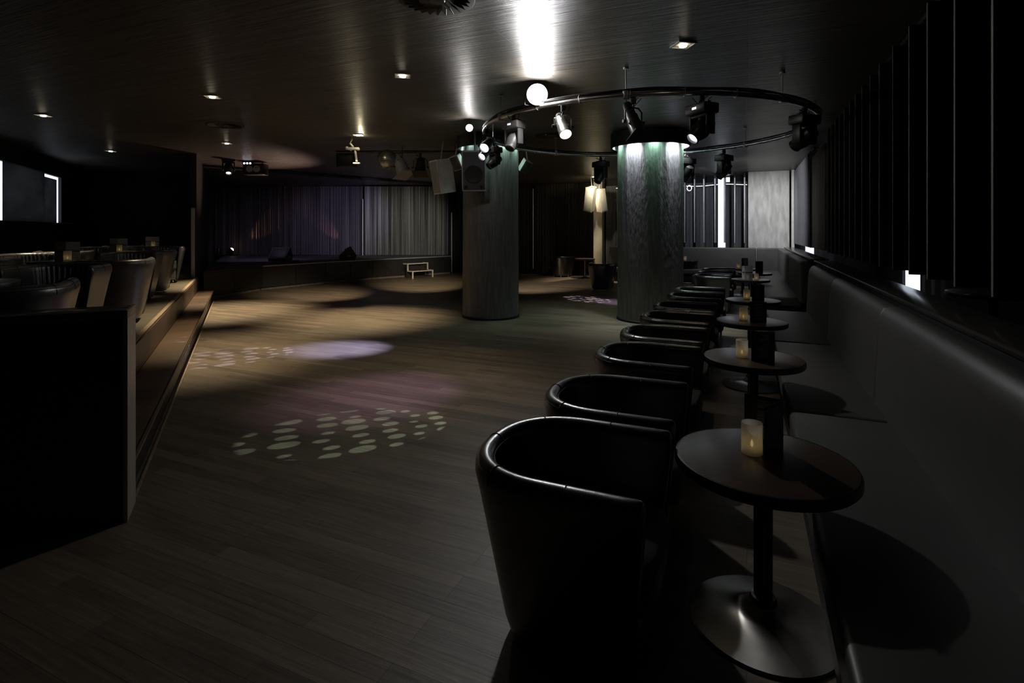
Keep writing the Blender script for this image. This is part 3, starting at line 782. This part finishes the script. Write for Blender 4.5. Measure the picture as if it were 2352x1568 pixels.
t = thing('window_ledge', 'polished dark ledge running behind the long banquette', 'ledge', RW(0,0,0), RZR)
MB().box((1.10,4.2,1.1175),(0.27,10.8,0.035),bev=0.004).build('top_board', M_LEDGE, t)
MB().box((1.05,4.2,0.55),(0.12,10.8,1.10)).build('front_board', M_BLACK, t, smooth=False)
t = thing('window_ledge', 'shorter polished ledge behind the far banquette, shining by the window', 'ledge', RW(0,0,0), RZR)
MB().box((1.09,13.5,1.1175),(0.27,7.0,0.035),bev=0.004).build('top_board', M_LEDGE, t)
MB().box((1.05,13.5,0.55),(0.12,7.0,1.10)).build('front_board', M_BLACK, t, smooth=False)

t = thing('corner_banquette', 'grey leather corner banquette beyond the gap, against the far windows', 'banquette', RW(0,0,0), RZR)
rounded_slab(0.28,0.86,10.30,16.70,0.30,0.45,0.03).build('seat', M_BANQ, t)
rounded_slab(-4.1,0.86,16.71,17.14,0.30,0.45,0.03).build('seat', M_BANQ, t)
for a,b in [(9.95,12.6),(12.61,15.0),(15.01,17.0)]:
    rounded_slab(0.80,0.97,a,b,0.40,1.10,0.035).build('backrest', M_BANQ, t)
for a,b in [(-4.1,-2.0),(-1.99,0.24),(0.26,0.96)]:
    rounded_slab(a,b,17.06,17.26,0.40,1.10,0.035).build('backrest', M_BANQ, t)
MB().box((0.56,13.5,0.15),(0.5,6.2,0.30)).build('plinth', M_BLACK, t, smooth=False)
MB().box((-1.7,16.95,0.15),(4.8,0.4,0.30)).build('plinth', M_BLACK, t, smooth=False)

# ------------------------------------------------------------------ vertical blades above the ledge
SB = [2.0,2.55,3.10,3.66,4.23,4.79,5.27,5.80,6.34,6.78,7.22,7.64,8.04,8.45,8.86,9.27,9.68,10.09]
BZ0, BZ1 = 1.245, 3.27
def blade(m, al, label, group, edge=M_BLADE_EDGE, w=0.30, lat=1.21, rot=0.0):
    t = thing('vertical_blade', label, 'blind slat', RW(al,lat,0), RZR+rot, group)
    MB().box((w/2+0.003,0,(BZ0+BZ1)/2),(w,0.026,BZ1-BZ0)).build('panel', m, t, smooth=False)
    MB().box((-0.001,0,(BZ0+BZ1)/2),(0.006,0.027,BZ1-BZ0)).build('edge_band', edge, t, smooth=False)
    MB().cyl((w/2,0,BZ1),(w/2,0,BZ1+0.05),0.012,n=10).build('pivot', M_GREY, t)
    return t
b0 = None
for i,a in enumerate(SB):
    lb = 'tall black vertical blade above the ledge, %s counted from the camera' % ORD[i]
    if b0 is None: b0 = blade(M_BLADE, a, lb, 'black vertical blades above the ledge')
    else: dup(b0, RW(a,1.21,0), RZR, lb, 'black vertical blades above the ledge')
b1 = None
for i in range(12):
    a = 12.75+0.37*i
    lb = 'lit vertical blade above the far corner banquette, %s after the brown panel' % ORD[i]
    if b1 is None: b1 = blade(M_DRAPE, a, lb, 'lit vertical blades above the far ledge', M_CONC, w=0.32, rot=R(-38))  # lighter grey than the near blades imitates window light on them
    else: dup(b1, RW(a,1.21,0), RZR+R(-38), lb, 'lit vertical blades above the far ledge')
o = MB().box((0,0,(1.26+3.10)/2),(0.05,1.95,3.10-1.26),bev=0.006).build('wall_panel', M_BROWNP, loc=RW(11.45,1.24,0), rz=RZR)  # even brown with random tone, no mark drawn
tag(o, 'flat brown wooden panel, hanging between dark and lit blades', 'panel')
o = MB().box((1.36,6.0,CEIL-0.022),(0.10,10.0,0.04)).build('blade_track', M_BLACK, loc=RW(0,0,0), rz=RZR, smooth=False); tag(o,'black ceiling track carrying the near vertical blades','track')
o = MB().box((1.32,15.0,CEIL-0.022),(0.10,4.6,0.04)).build('blade_track', M_BLACK, loc=RW(0,0,0), rz=RZR, smooth=False); tag(o,'black ceiling track carrying the far lit blades','track')

# far window: thin poles, grey drapes, rope light
FP = [-1.78,-1.49,-1.22,-0.90,-0.62,-0.34,-0.07]
p0 = None
for i,l in enumerate(FP):
    lb = 'slim vertical fin in front of the far window drapes, %s from the left' % ORD[i]
    if p0 is None:
        p0 = thing('window_fin', lb, 'fin', RW(17.45,l,0), RZR, 'slim fins before the far window')
        MB().box((0,0,2.29),(0.055,0.22,2.10),bev=0.004).cyl((0,0,3.33),(0,0,CEIL-0.001),0.02,n=10).build('panel', M_BLADE, p0)
        MB().box((0,-0.112,2.22),(0.030,0.004,1.96)).build('edge_band', M_GREY, p0, smooth=False)
    else: dup(p0, RW(17.45,l,0), RZR, lb, 'slim fins before the far window')
curtain('window_drape', RW(17.85,-4.4), RW(17.85,-0.98), 0.05, 3.12, M_DRAPE, 'dark grey drape over the far window, left of the bright gap', 22, 0.04, 21)
curtain('window_drape', RW(17.85,-0.62), RW(17.85,0.02), 0.05, 3.12, M_DRAPE, 'dark grey drape over the far window, between bright gap and concrete panel', 6, 0.03, 22)
pts = []
for i in range(40):
    u = i/39; l = -4.0+4.0*u
    pts.append((l, 17.62, 3.02+0.02*math.sin(u*17)))
for k in range(13):
    pass
mb = MB().tube(pts,0.010,8)
lp = [(-1.68+0.0+0.075*math.sin(2*PI*k/16)+0.03*k/16, 17.58, 2.95+0.085*math.cos(2*PI*k/16)) for k in range(17)]
mb.tube(lp,0.012,8)
o = mb.build('rope_light', M_LEDROPE, loc=(0,0,0), rz=RZR); tag(o,'thin white rope light with a loop strung across the far window','rope light')

# platform-side window blind
o = wall('trim_4', LW(13.50,-4.09), LW(15.9,-4.09), 1.80, 2.96, 0.012, M_BLIND)
o = wall('trim_5', LW(15.9,-4.09), LW(16.80,-4.09), 1.80, 2.86, 0.012, M_BLIND)
t = thing('high_backed_bench', 'high black bench back below the left window', 'bench', LW(11.5,-3.95,PZ+0.002), RZL)
MB().box((0,0,0.62),(0.16,15.0,1.24),bev=0.02).build('backrest', M_BLACK, t)
MB().box((0.30,0,0.22),(0.5,15.0,0.44),bev=0.03).build('seat', M_LEATHER, t)

# ------------------------------------------------------------------ ceiling: downlights, vents
def make_down(label):
    t = thing('downlight', label, 'ceiling light', (0,0,0), 0, 'square recessed downlights')
    s = 0.085
    fr = MB()
    for dx,dy,sx,sy in ((0,s,2*s+0.012,0.012),(0,-s,2*s+0.012,0.012),(s,0,0.012,2*s+0.012),(-s,0,0.012,2*s+0.012)): fr.box((dx,dy,-0.006),(sx,sy,0.012))
    fr.build('frame', M_GREY, t, smooth=False)
    MB().box((0,0,-0.0015),(2*s-0.012,2*s-0.012,0.003)).build('reflector', M_WHITE, t, smooth=False)
    MB().lathe([(0.026,-0.004),(0.036,-0.016),(0.034,-0.022),(0.0005,-0.026)],24,cap=False).build('bulb', M_BULB, t)
    return t
DL = ['square downlight above the right-hand tables','square downlight left of the bright spotlight','square downlight third from the right in the front row','square downlight near the left picture edge',
 'small distant downlight above the platform','distant downlight above the left end of the dance floor','downlight throwing a yellow streak, above the hanging stage lamps','far downlight above the two white speakers']
d0 = None
for i,(a,l,p) in enumerate(DOWN):
    if d0 is None: d0 = make_down(DL[0]); d0.location = RW(a,l,CEIL-0.001); d0.rotation_euler = (0,0,RZR+R(35))
    else: dup(d0, RW(a,l,CEIL-0.001), RZR+R(35), DL[i])
def vent(x, y, r, label):
    t = thing('ceiling_vent', label, 'vent', (x,y,CEIL-0.001), 0.3, 'round swirl vents')
    MB().lathe([(0.001,-0.008),(r*0.97,-0.008),(r,-0.004),(r,0)],56,cap=False).build('plate', M_BLACK, t)
    sl = MB()
    for k in range(24):
        a = 2*PI*k/24
        M = Matrix.Rotation(a,4,'Z')@Matrix.Translation((r*0.66,0,-0.012))@Matrix.Rotation(0.35,4,'Z')@Matrix.Rotation(0.6,4,'X')
        sl.box((0,0,0),(r*0.42,0.02,0.003),M)
    sl.build('fins', M_CAN, t, smooth=False)
    MB().lathe([(0.001,-0.018),(r*0.2,-0.016),(r*0.22,-0.008)],24,cap=False).build('hub', M_CAN, t)
vent(-0.57,4.02,0.29,'round black swirl vent at the top edge of the picture')
vent(-4.76,8.8,0.29,'round swirl vent in the dark left part of the ceiling')
vent(0.70,9.75,0.29,'round swirl vent inside the lighting ring')

# ------------------------------------------------------------------ lighting ring
RC = Vector((1.90,7.90)); RR = 2.31; RZ = 3.05
def ring_pt(px, near=True, r=RR):
    k = (px-1176)/FPX
    # |(k y - cx, y - cy)| = r
    A = k*k+1; B = -2*(k*RC.x+RC.y); C_ = RC.x**2+RC.y**2-r*r
    D = max(0,B*B-4*A*C_); y = (-B-math.sqrt(D))/(2*A) if near else (-B+math.sqrt(D))/(2*A)
    return Vector((k*y, y, RZ))
t = thing('lighting_ring', 'large round aluminium lighting ring hung under the ceiling', 'lighting truss', (RC.x,RC.y,0))
n = 160
MB().tube([(RR*math.cos(2*PI*i/n),RR*math.sin(2*PI*i/n),RZ) for i in range(n)],0.028,12,loop=True).build('tube', M_TUBE, t)
cb = MB()
for k in range(3):
    cb.tube([((RR-0.015+0.016*k+0.01*math.sin(i*0.37+k*2))*math.cos(2*PI*i/n),(RR-0.015+0.016*k+0.01*math.sin(i*0.37+k*2))*math.sin(2*PI*i/n),RZ+0.036+0.012*abs(math.sin(i*0.29+k*1.3))+0.006*k) for i in range(n)],0.010,6,loop=True)
cb.build('cable_bundle', M_CABLE, t)
for k in range(26):
    a = 2*PI*(k+0.35)/26; M = Matrix.Translation((RR*math.cos(a),RR*math.sin(a),RZ+0.012))@Matrix.Rotation(a,4,'Z')@Matrix.Rotation(PI/2,4,'X')
    MB().tube([(0.041*math.cos(2*PI*i/20),0.048*math.sin(2*PI*i/20),0) for i in range(20)],0.003,6,loop=True,M=M).build('cable_tie', M_WHITE if k%5==0 else M_GREY, t)
for k in range(8):
    a = 2*PI*(k+0.62)/8
    x,y = RR*math.cos(a),RR*math.sin(a)
    MB().cyl((x,y,RZ+0.02),(x,y,CEIL-0.001),0.006,n=8).cyl((x,y,RZ-0.04),(x,y,RZ+0.05),0.035,n=14).cyl((x,y,CEIL-0.02),(x,y,CEIL-0.001),0.03,n=14).build('hanger', M_GREY, t)

def orient(d): return Vector(d).normalized().to_track_quat('Z','Y').to_matrix().to_4x4()
def clamp(mb, drop, zt=0.0):
    mb.box((0,0,zt-0.045),(0.05,0.045,0.07),bev=0.006,seg=1).cyl((0,0,zt-0.08),(0,0,zt-drop),0.010,n=10)
def loops(mb, seed, n=4, s=0.12):
    rnd = random.Random(seed)
    for k in range(n):
        a0 = Vector((rnd.uniform(-s,s),rnd.uniform(-s,s),rnd.uniform(-0.05,0.02))); a1 = Vector((rnd.uniform(-s,s),rnd.uniform(-s,s),rnd.uniform(-0.22,-0.1)))
        mid = (a0+a1)/2+Vector((rnd.uniform(-s,s),rnd.uniform(-s,s),-0.02))*1.2
        mb.tube([(1-u)**2*a0+2*u*(1-u)*mid+u*u*a1 for u in [i/10 for i in range(11)]],0.004,6)
def moving_head(loc, aim, label, lens=M_LENSD, body=M_CAN, disp=True, s=1.0, yaw=None):
    loc = Vector(loc); d = (Vector(aim)-loc).normalized()
    if yaw is None: yaw = math.atan2(d.y,d.x)+PI/2
    t = thing('moving_head_light', label, 'stage light', loc, 0, 'stage lamps on the lighting ring')
    Y = Matrix.Rotation(yaw,4,'Z')
    mb = MB(); clamp(mb, 0.10*s+0.02); mb.box((0,0,-0.09*s),(0.22*s,0.04,0.02),Y); mb.build('clamp', M_CAN, t)
    b = MB().box((0,0,-0.155*s),(0.30*s,0.20*s,0.11*s),Y,bev=0.018*s).build('base', body, t)
    if disp: MB().box((0,-0.102*s,-0.15*s),(0.06*s,0.004,0.022*s),Y,bev=0).build('display', M_DISP, b, smooth=False)
    y = MB()
    y.box((0,0,-0.225*s),(0.25*s,0.10*s,0.03*s),Y,bev=0.008)
    for sx in (-1,1): y.box((sx*0.125*s,0,-0.32*s),(0.03*s,0.11*s,0.22*s),Y,bev=0.012*s)
    y.build('yoke', body, t)
    H = Matrix.Translation((0,0,-0.36*s))@orient(d)
    hb = MB().lathe([(0.03*s,-0.15*s),(0.075*s,-0.13*s),(0.09*s,-0.06*s),(0.098*s,0.03*s),(0.085*s,0.10*s),(0.070*s,0.15*s),(0.075*s,0.165*s),(0.060*s,0.17*s),(0.052*s,0.14*s)],28,M=H,cap=False).lathe([(0.0005,-0.152*s),(0.03*s,-0.15*s)],28,M=H,cap=False)
    h = hb.build('head', body, t)
    MB().lathe([(0.0005,0.155*s),(0.035*s,0.152*s),(0.053*s,0.142*s)],24,M=H,cap=False).build('lens', lens, h)
    mb = MB(); loops(mb, len(label)); mb.build('cables', M_CABLE, t)
    return loc + (Matrix.Translation((0,0,-0.36*s))@orient(d))@Vector((0,0,0.19*s))
def par_can(loc, aim, label, lens=M_LENSW, body=M_CAN, r=0.075, ln=0.26, drop=0.26, long=False, group='stage lamps on the lighting ring', cat='stage light', name='spotlight'):
    loc = Vector(loc); d = (Vector(aim)-loc).normalized()
    t = thing(name, label, cat, loc, 0, group)
    yaw = math.atan2(d.y,d.x)+PI/2; Y = Matrix.Rotation(yaw,4,'Z')
    mb = MB(); clamp(mb, 0.12); mb.build('clamp', M_CAN, t)
    w = r+0.03
    MB().tube([(Y@Vector(p)) for p in [(-w,0,-drop),(-w,0,-0.16),(-w*0.6,0,-0.12),(0,0,-0.115),(w*0.6,0,-0.12),(w,0,-0.16),(w,0,-drop)]],0.009,8).build('yoke', body, t)
    H = Matrix.Translation((0,0,-drop))@orient(d)
    prof = [(0.02,-ln*0.62),(r*0.62,-ln*0.60),(r*0.80,-ln*0.45),(r*0.80,-ln*0.20),(r*0.92,-ln*0.18),(r*0.92,0.0),(r,0.02),(r,ln*0.36),(r*1.08,ln*0.37),(r*1.08,ln*0.42),(r*0.94,ln*0.42),(r*0.90,ln*0.2)]
    MB().lathe(prof,28,M=H,cap=False).lathe([(0.0005,-ln*0.622),(0.02,-ln*0.62)],28,M=H,cap=False).build('housing', body, t)
    MB().lathe([(0.0005,ln*0.34),(r*0.5,ln*0.33),(r*0.92,ln*0.30)],28,M=H,cap=False).build('lens', lens, t)
    kn = MB()
    for sx in (-1,1): kn.cyl(Y@Vector((sx*w,0,-drop)),Y@Vector((sx*(w+0.03),0,-drop)),0.018,n=12)
    kn.build('knobs', M_CAN, t)
    if long:
        fl = MB(); fl.box((0,0,ln*0.44),(r*2.7,r*2.7,0.006),H); fl.build('gel_frame', body, t, smooth=False)
    mb = MB(); loops(mb, len(label)+3, 3, 0.10); mb.build('cables', M_CABLE, t)
    return loc + Vector((0,0,-drop)) + d*(ln*0.5)

def under(px, near=True, dz=-0.02): p = ring_pt(px, near); p.z += dz; return p
# the dazzling lamp, turned towards the camera, standing above the ring tube
t = thing('dazzling_spotlight', 'dazzling white spotlight shining towards the camera, on the ring', 'stage light', KEY)
d = (Vector((0.5,0.0,1.75))-KEY).normalized(); H = orient(d)
MB().lathe([(0.02,-0.20),(0.08,-0.19),(0.115,-0.10),(0.125,0.05),(0.125,0.055),(0.120,0.055),(0.11,0.0)],32,M=H,cap=False).build('housing', M_CAN, t)
MB().lathe([(0.0005,0.052),(0.07,0.050),(0.118,0.042)],32,M=H,cap=False).build('lens', M_HOT, t)
MB().tube([(-0.14,0,0),(-0.14,0,-0.12),(0,0.02,-0.14),(0.14,0,-0.12),(0.14,0,0)],0.008,8).build('yoke', M_CAN, t)

def beam(p, aim, power, ang, col, blend=0.5, gobo=None, r=0.012):
    spot('stage_lamp_light', p, aim, power, ang, blend, col, r, gobo)
q = par_can(under(1293), (1.2,3.4,0.0), 'silver spotlight with glowing lens, just right of the dazzling lamp', M_LENSW, M_SILVER, 0.07, 0.34, 0.25)
beam(q, (-0.4,5.4,0), 30, 46, (1,0.85,0.8), 1.0)
q = par_can(under(1455), (2.0,4.0,0.0), 'long black profile spotlight hanging from the front of the ring', M_LENSB, M_CAN, 0.075, 0.42, 0.27, True)
q = moving_head(under(1612), (-1.22,4.33,0), 'black moving head lamp at the front right of the ring, display lit', M_LENSB)
beam(q, (-1.20,4.30,0), 620, 13.6, (0.72,1.0,0.84), 0.1, 3.3, 0.004)
q = moving_head(under(1848,True), (1.7,12.2,0), 'moving head lamp at the far right end of the ring, small round lens lit', M_LENSB, disp=False, yaw=0.4)
q = moving_head(under(1663,False), (2.0,11.8,0), 'moving head lamp at the back of the ring above the far window', M_CAN, disp=False)
beam(q, (1.80,12.35,0), 3000, 11.5, (0.7,0.66,1.0), 0.1, 2.6, 0.004)
q = moving_head(under(1577,False), (2.3,11.9,0), 'moving head lamp half hidden behind the cap of the right pillar', M_LENSB, disp=False)
beam(q, (2.35,11.9,0), 500, 18, (0.55,0.45,1.0), 0.9)
q = moving_head(under(1380,False), (0,9,0), 'dark moving head lamp at the back of the ring, left of the right pillar', M_CAN, disp=False)
q = moving_head(under(1180), (-1.3,5.1,0), 'grey moving head lamp at the front left of the ring, display lit', M_CAN, M_GREY, True, 0.85)
beam(q, (-1.30,5.25,0), 210, 34, (0.80,0.50,0.95), 1.0)
q = par_can(under(1118), (-2.0,3.5,0.3), 'black spotlight with bright lilac lens at the left end of the ring', M_LENSB, M_CAN, 0.07, 0.24, 0.24)
beam(q, (-2.30,7.20,0), 1700, 23, (0.50,0.52,1.0), 1.0)
q = par_can(Vector((-0.40,7.80,RZ-0.02)), (-2.4,5.0,0.5), 'second lilac spotlight hanging just below the first at the ring\'s left end', M_LENSB, M_CAN, 0.06, 0.22, 0.30)
q = moving_head(Vector((-0.28,8.60,RZ-0.02)), (-3.55,6.8,0), 'dark moving head lamp hanging in front of the left pillar', M_CAN, disp=False, s=0.85)
beam(q, (-3.6,6.78,0), 1900, 13.5, (0.62,0.62,1.0), 0.1, 3.2, 0.004)

# ------------------------------------------------------------------ gear hung left of the ring
def px_at(u, v, y): return Vector(((u-1176)/FPX*y, y, 1.6+(530-v)/FPX*y))
# small lamp left of ring
p = px_at(1078,293,8.3)
t = thing('distant_spotlight', 'small bright spotlight left of the ring, under the ceiling', 'stage light', p)
H = orient(Vector((0.1,-1,-0.25)))
MB().lathe([(0.02,-0.16),(0.06,-0.14),(0.06,0.05),(0.055,0.05),(0.05,0.0)],24,M=H,cap=False).build('housing', M_CAN, t)
MB().lathe([(0.0005,0.04),(0.053,0.035)],24,M=H,cap=False).build('lens', M_LENSW, t)
MB().cyl((0,0,0.05),(0,0,CEIL-p.z-0.001),0.008,n=8).build('hanger', M_CAN, t)
# bar with lamps above the dance floor's left side
t = thing('lighting_bar', 'straight dark lighting bar hanging left of the left pillar', 'lighting truss', (0,0,0))
bl0, bl1 = Vector((-3.6,10.9,3.22)), Vector((-0.9,10.9,3.22))
MB().cyl(bl0,bl1,0.028,n=14).build('tube', M_CAN, t)
for u in (0.1,0.5,0.9):
    q = bl0.lerp(bl1,u); MB().cyl(q,(q.x,q.y,CEIL-0.001),0.008,n=8).build('hanger', M_CAN, t)
# mirror ball
p = px_at(889,366,10.9); r = 0.20
t = thing('mirror_ball', 'dark glinting mirror ball hanging beside the tilted grey lamp', 'mirror ball', p)
mb = MB(); m_ = 22
for i in range(m_):
    la0 = -PI/2+PI*i/m_; la1 = la0+PI/m_; k = max(4,int(44*math.cos((la0+la1)/2)))
    for j in range(k):
        a0 = 2*PI*j/k; a1 = 2*PI*(j+0.94)/k; l1 = la0+(la1-la0)*0.94
        vs = [(r*math.cos(l)*math.cos(a), r*math.cos(l)*math.sin(a), r*math.sin(l)) for l,a in ((la0,a0),(la0,a1),(l1,a1),(l1,a0))]
        mb.add(vs,[(0,1,2,3)])
mb.build('mirror_tiles', M_MIRROR, t, smooth=False)
MB().sphere((0,0,0),r*0.985).build('core', M_CAN, t)
MB().cyl((0,0,r),(0,0,3.2-p.z),0.006,n=8).cyl((0,0,3.2-p.z-0.08),(0,0,3.2-p.z),0.04,n=14).build('motor', M_GREY, t)
# tilted grey lamp
p = Vector((-2.27,10.9,3.20))
par_can(p, p+Vector((0.35,-0.3,-0.8)), 'grey metal par lamp tilted downwards beside the mirror ball', M_CAN, M_GREY, 0.13, 0.42, 0.30, True, 'lamps on the lighting bar')
p = Vector((-1.88,10.9,3.20))
par_can(p, p+Vector((0.0,-0.3,-0.8)), 'black square-framed lamp between the grey lamp and the white speaker', M_CAN, M_CAN, 0.11, 0.34, 0.30, True, 'lamps on the lighting bar')
# yellow-lit lamp bracket, left
p = px_at(808,322,9.9)
t = thing('lamp_bracket', 'bright yellow-lit clamp and bracket hanging right under a downlight', 'bracket', p)
MB().tube([(0,0,0.02),(-0.03,0,-0.06),(0.02,0,-0.12),(-0.02,0,-0.2)],0.022,8).build('arm', M_WHITE, t)
MB().box((0.03,0,-0.16),(0.22,0.07,0.05),bev=0.012).sphere((-0.09,0,-0.15),0.035).sphere((0.12,0,-0.17),0.03).build('joint', M_WHITE, t)
MB().cyl((0.06,0,-0.18),(0.09,0,-0.40),0.022,n=12).box((0.09,0,-0.43),(0.12,0.09,0.025),bev=0.004).build('rod', M_WHITE, t)
MB().box((-0.14,0.15,-0.36),(0.34,0.22,0.26),bev=0.02).build('lamp_box', M_CAN, t)
MB().cyl((0,0,0.02),(0,0,CEIL-p.z-0.001),0.012,n=8).build('hanger', M_CAN, t)
point('bracket_light', p+Vector((0.22,-0.16,-0.01)), 2.5, (1,0.85,0.55), 0.02)

def speaker(name, loc, size, aim, label, m, circles, pole=True, roll=0.0, mg=None):
    loc = Vector(loc); d = Vector(aim).normalized()
    t = thing(name, label, 'speaker', loc)
    H = d.to_track_quat('-Y','Z').to_matrix().to_4x4() @ Matrix.Rotation(roll,4,'Y')
    w,dp,h = size
    # trapezoid plan, wider front
    rs = []
    for z,s in ((-h/2,1),( h/2,1)):
        rs.append([(-w/2,-dp/2,z),(w/2,-dp/2,z),(w*0.34,dp/2,z),(-w*0.34,dp/2,z)])
    MB().rings(rs, M=H).build('cabinet', m, t, smooth=False)
    MB().box((0,-dp/2-0.006,0),(w*0.9,0.012,h*0.92),H,bev=0.004).build('grille', mg or M_SPKG, t)
    for cx,cz,cr in circles:
        C_ = H@Matrix.Translation((cx*w,-dp/2-0.014,cz*h))@Matrix.Rotation(PI/2,4,'X')
        MB().lathe([(cr*1.06,-0.004),(cr*1.06,0.004),(cr,0.006),(cr*0.9,0.001),(cr*0.3,-0.002),(0.001,0.0)],36,M=C_,cap=False).build('driver', M_CAN, t)
    if pole: MB().cyl(H@Vector((0,0.0,h/2-0.01)),(0,0,CEIL-loc.z-0.001),0.014,n=8).build('bracket', M_GREY, t)
    return t
speaker('hanging_speaker', px_at(1091,392,9.35), (0.42,0.34,0.70), (-0.05,-1,-0.12), 'black loudspeaker with round driver hanging in front of the left pillar', M_SPK, [(0,-0.08,0.15),(-0.32,-0.40,0.028),(0.32,-0.40,0.028)])
speaker('hanging_speaker', px_at(1018,405,10.4), (0.30,0.36,0.66), (-0.75,-0.55,-0.16), 'grey loudspeaker seen from the side, hanging left of the left pillar', M_WHITE, [], mg=M_SPK)
speaker('small_speaker', px_at(1205,380,10.2), (0.17,0.17,0.24), (0.35,-0.8,-0.5), 'small white speaker on the right side of the left pillar', M_WHITE, [], True, 0.35)
speaker('small_speaker', px_at(1052,372,10.2), (0.20,0.17,0.28), (-0.4,-0.8,-0.4), 'small pale speaker on the left side of the left pillar', M_WHITE, [], True, -0.2)
speaker('white_speaker', px_at(1357,457,17.0), (0.30,0.30,0.78), (-0.6,-0.7,-0.25), 'white column speaker, left one of the pair lit yellow by the plaster column', M_WHITE, [], True, 0.28, M_WHITE)
speaker('white_speaker', px_at(1379,460,17.2), (0.26,0.30,0.74), (0.5,-0.8,-0.1), 'white column speaker, right one of the pair lit yellow by the plaster column', M_WHITE, [], True, -0.25, M_WHITE)
spot('speaker_wash_light', px_at(1366,425,16.3), px_at(1368,470,17.6), 50, 110, 0.9, (1,0.88,0.58), 0.04)

# lamps hanging over the left of the stage
p = px_at(579,345,13.6)
t = thing('projector_box', 'black box with two round lenses hanging above the left of the stage', 'projector', p)
MB().box((-0.02,0,0.10),(0.60,0.5,0.34),bev=0.01).build('housing', M_BLACK, t)
MB().cyl((0,0,0.25),(0,0,CEIL-p.z-0.001),0.015,n=8).build('hanger', M_BLACK, t)
MB().box((0.12,-0.05,-0.50),(0.52,0.30,0.28),bev=0.01).build('lamp_box', M_CAN, t)
for dx in (-0.01,0.17):
    C_ = Matrix.Translation((dx+0.05,-0.21,-0.50))@Matrix.Rotation(PI/2,4,'X')
    MB().lathe([(0.085,0),(0.085,0.012),(0.075,0.012),(0.06,0.0),(0.001,0.004)],28,M=C_,cap=False).build('lens', M_SPK, t)
MB().tube([(0.26,0,0.0),(0.26,0,-0.40)],0.010,8).tube([(-0.12,0,0.0),(-0.12,0,-0.40)],0.010,8).build('bracket', M_BLACK, t)
p = px_at(568,375,13.2)
t = thing('batten_light', 'small batten with three white glowing lamps above the stage', 'stage light', p)
MB().box((0,0.04,0.02),(0.26,0.08,0.09),bev=0.01).cyl((0,0.04,0.05),(0,0.04,CEIL-p.z-0.001),0.008,n=8).build('housing', M_BLACK, t)
for k in (-1,0,1): MB().sphere((k*0.075,-0.005,0),0.022).build('bulb', M_LENSB, t)
p = px_at(525,352,13.0)
moving_head(p, p+Vector((0.3,-0.6,-1.0)), 'dark moving head lamp above the left end of the stage, small white light', M_LENSB, M_BLACK, False, 1.0)

# added stage fill lights without fixtures
spot('added_stage_fill', (-3.4,15.2,3.0), (-6.4,20.6,2.0), 420, 38, 1.0, (0.62,0.55,1.0), 0.05)
spot('added_stage_fill', (-7.4,15.6,3.0), (-8.3,18.6,0.6), 95, 92, 1.0, (0.72,0.62,0.9), 0.05)
spot('added_stage_fill', (-1.9,14.2,3.1), (-4.3,20.5,1.2), 520, 42, 1.0, (0.95,0.93,0.85), 0.05)
spot('ceiling_uplight', (-6.0,14.6,0.4), (-6.6,13.6,3.3), 0.0, 60, 1.0, (1,0.5,0.4), 0.05)
# added uplight, put in to wash the ceiling edge reddish
t = thing('added_uplight', 'small dark added uplight on the stage deck below the reddish ceiling', 'stage light', (-6.35,15.6,ST))
MB().box((0,0,0.04),(0.16,0.16,0.08),bev=0.01).build('housing', M_CAN, t)
MB().lathe([(0.001,0.082),(0.05,0.082)],20,cap=False).build('lens', M_CAN, t)
spot('added_uplight_light', (-6.35,15.6,ST+0.10), (-6.7,13.4,CEIL), 380, 64, 1.0, (1.0,0.66,0.52), 0.03)

# added fill lights without fixtures: concrete panel, window drapes, blades, corner banquette
spot('added_panel_fill', RW(15.2,0.2,CEIL-0.05), RW(17.4,0.6,1.6), 150, 95, 1.0, (0.95,0.97,1.0), 0.05)

spot('added_window_fill', RW(15.4,-1.2,CEIL-0.05), RW(17.8,-1.1,1.6), 90, 100, 1.0, (0.85,0.9,1.0), 0.05)
spot('added_blade_fill', RW(13.4,-1.7,2.9), RW(15.0,1.3,2.1), 420, 76, 1.0, (0.95,0.96,1.0), 0.08)
spot('added_banquette_fill', RW(9.9,-1.0,CEIL-0.05), RW(11.8,0.7,0.7), 130, 130, 1.0, (0.95,0.96,1.0), 0.05)
point('distant_spotlight_light', px_at(1078,293,8.3)+Vector((0.0,-0.10,-0.05)), 8, (1,0.97,0.92), 0.03)
# added fixtureless spots throwing pools on the far dance floor
spot('added_pool_light', (-3.2,10.8,2.85), (-4.9,13.3,0), 750, 42, 1.0, WARM, 0.03)
spot('added_pool_light', (-1.6,10.8,2.85), (-2.7,15.8,0), 1700, 32, 1.0, WARM, 0.03)
spot('added_pool_light', (-1.2,10.8,2.85), (0.9,15.3,0), 1400, 30, 1.0, (1,0.85,0.66), 0.03)
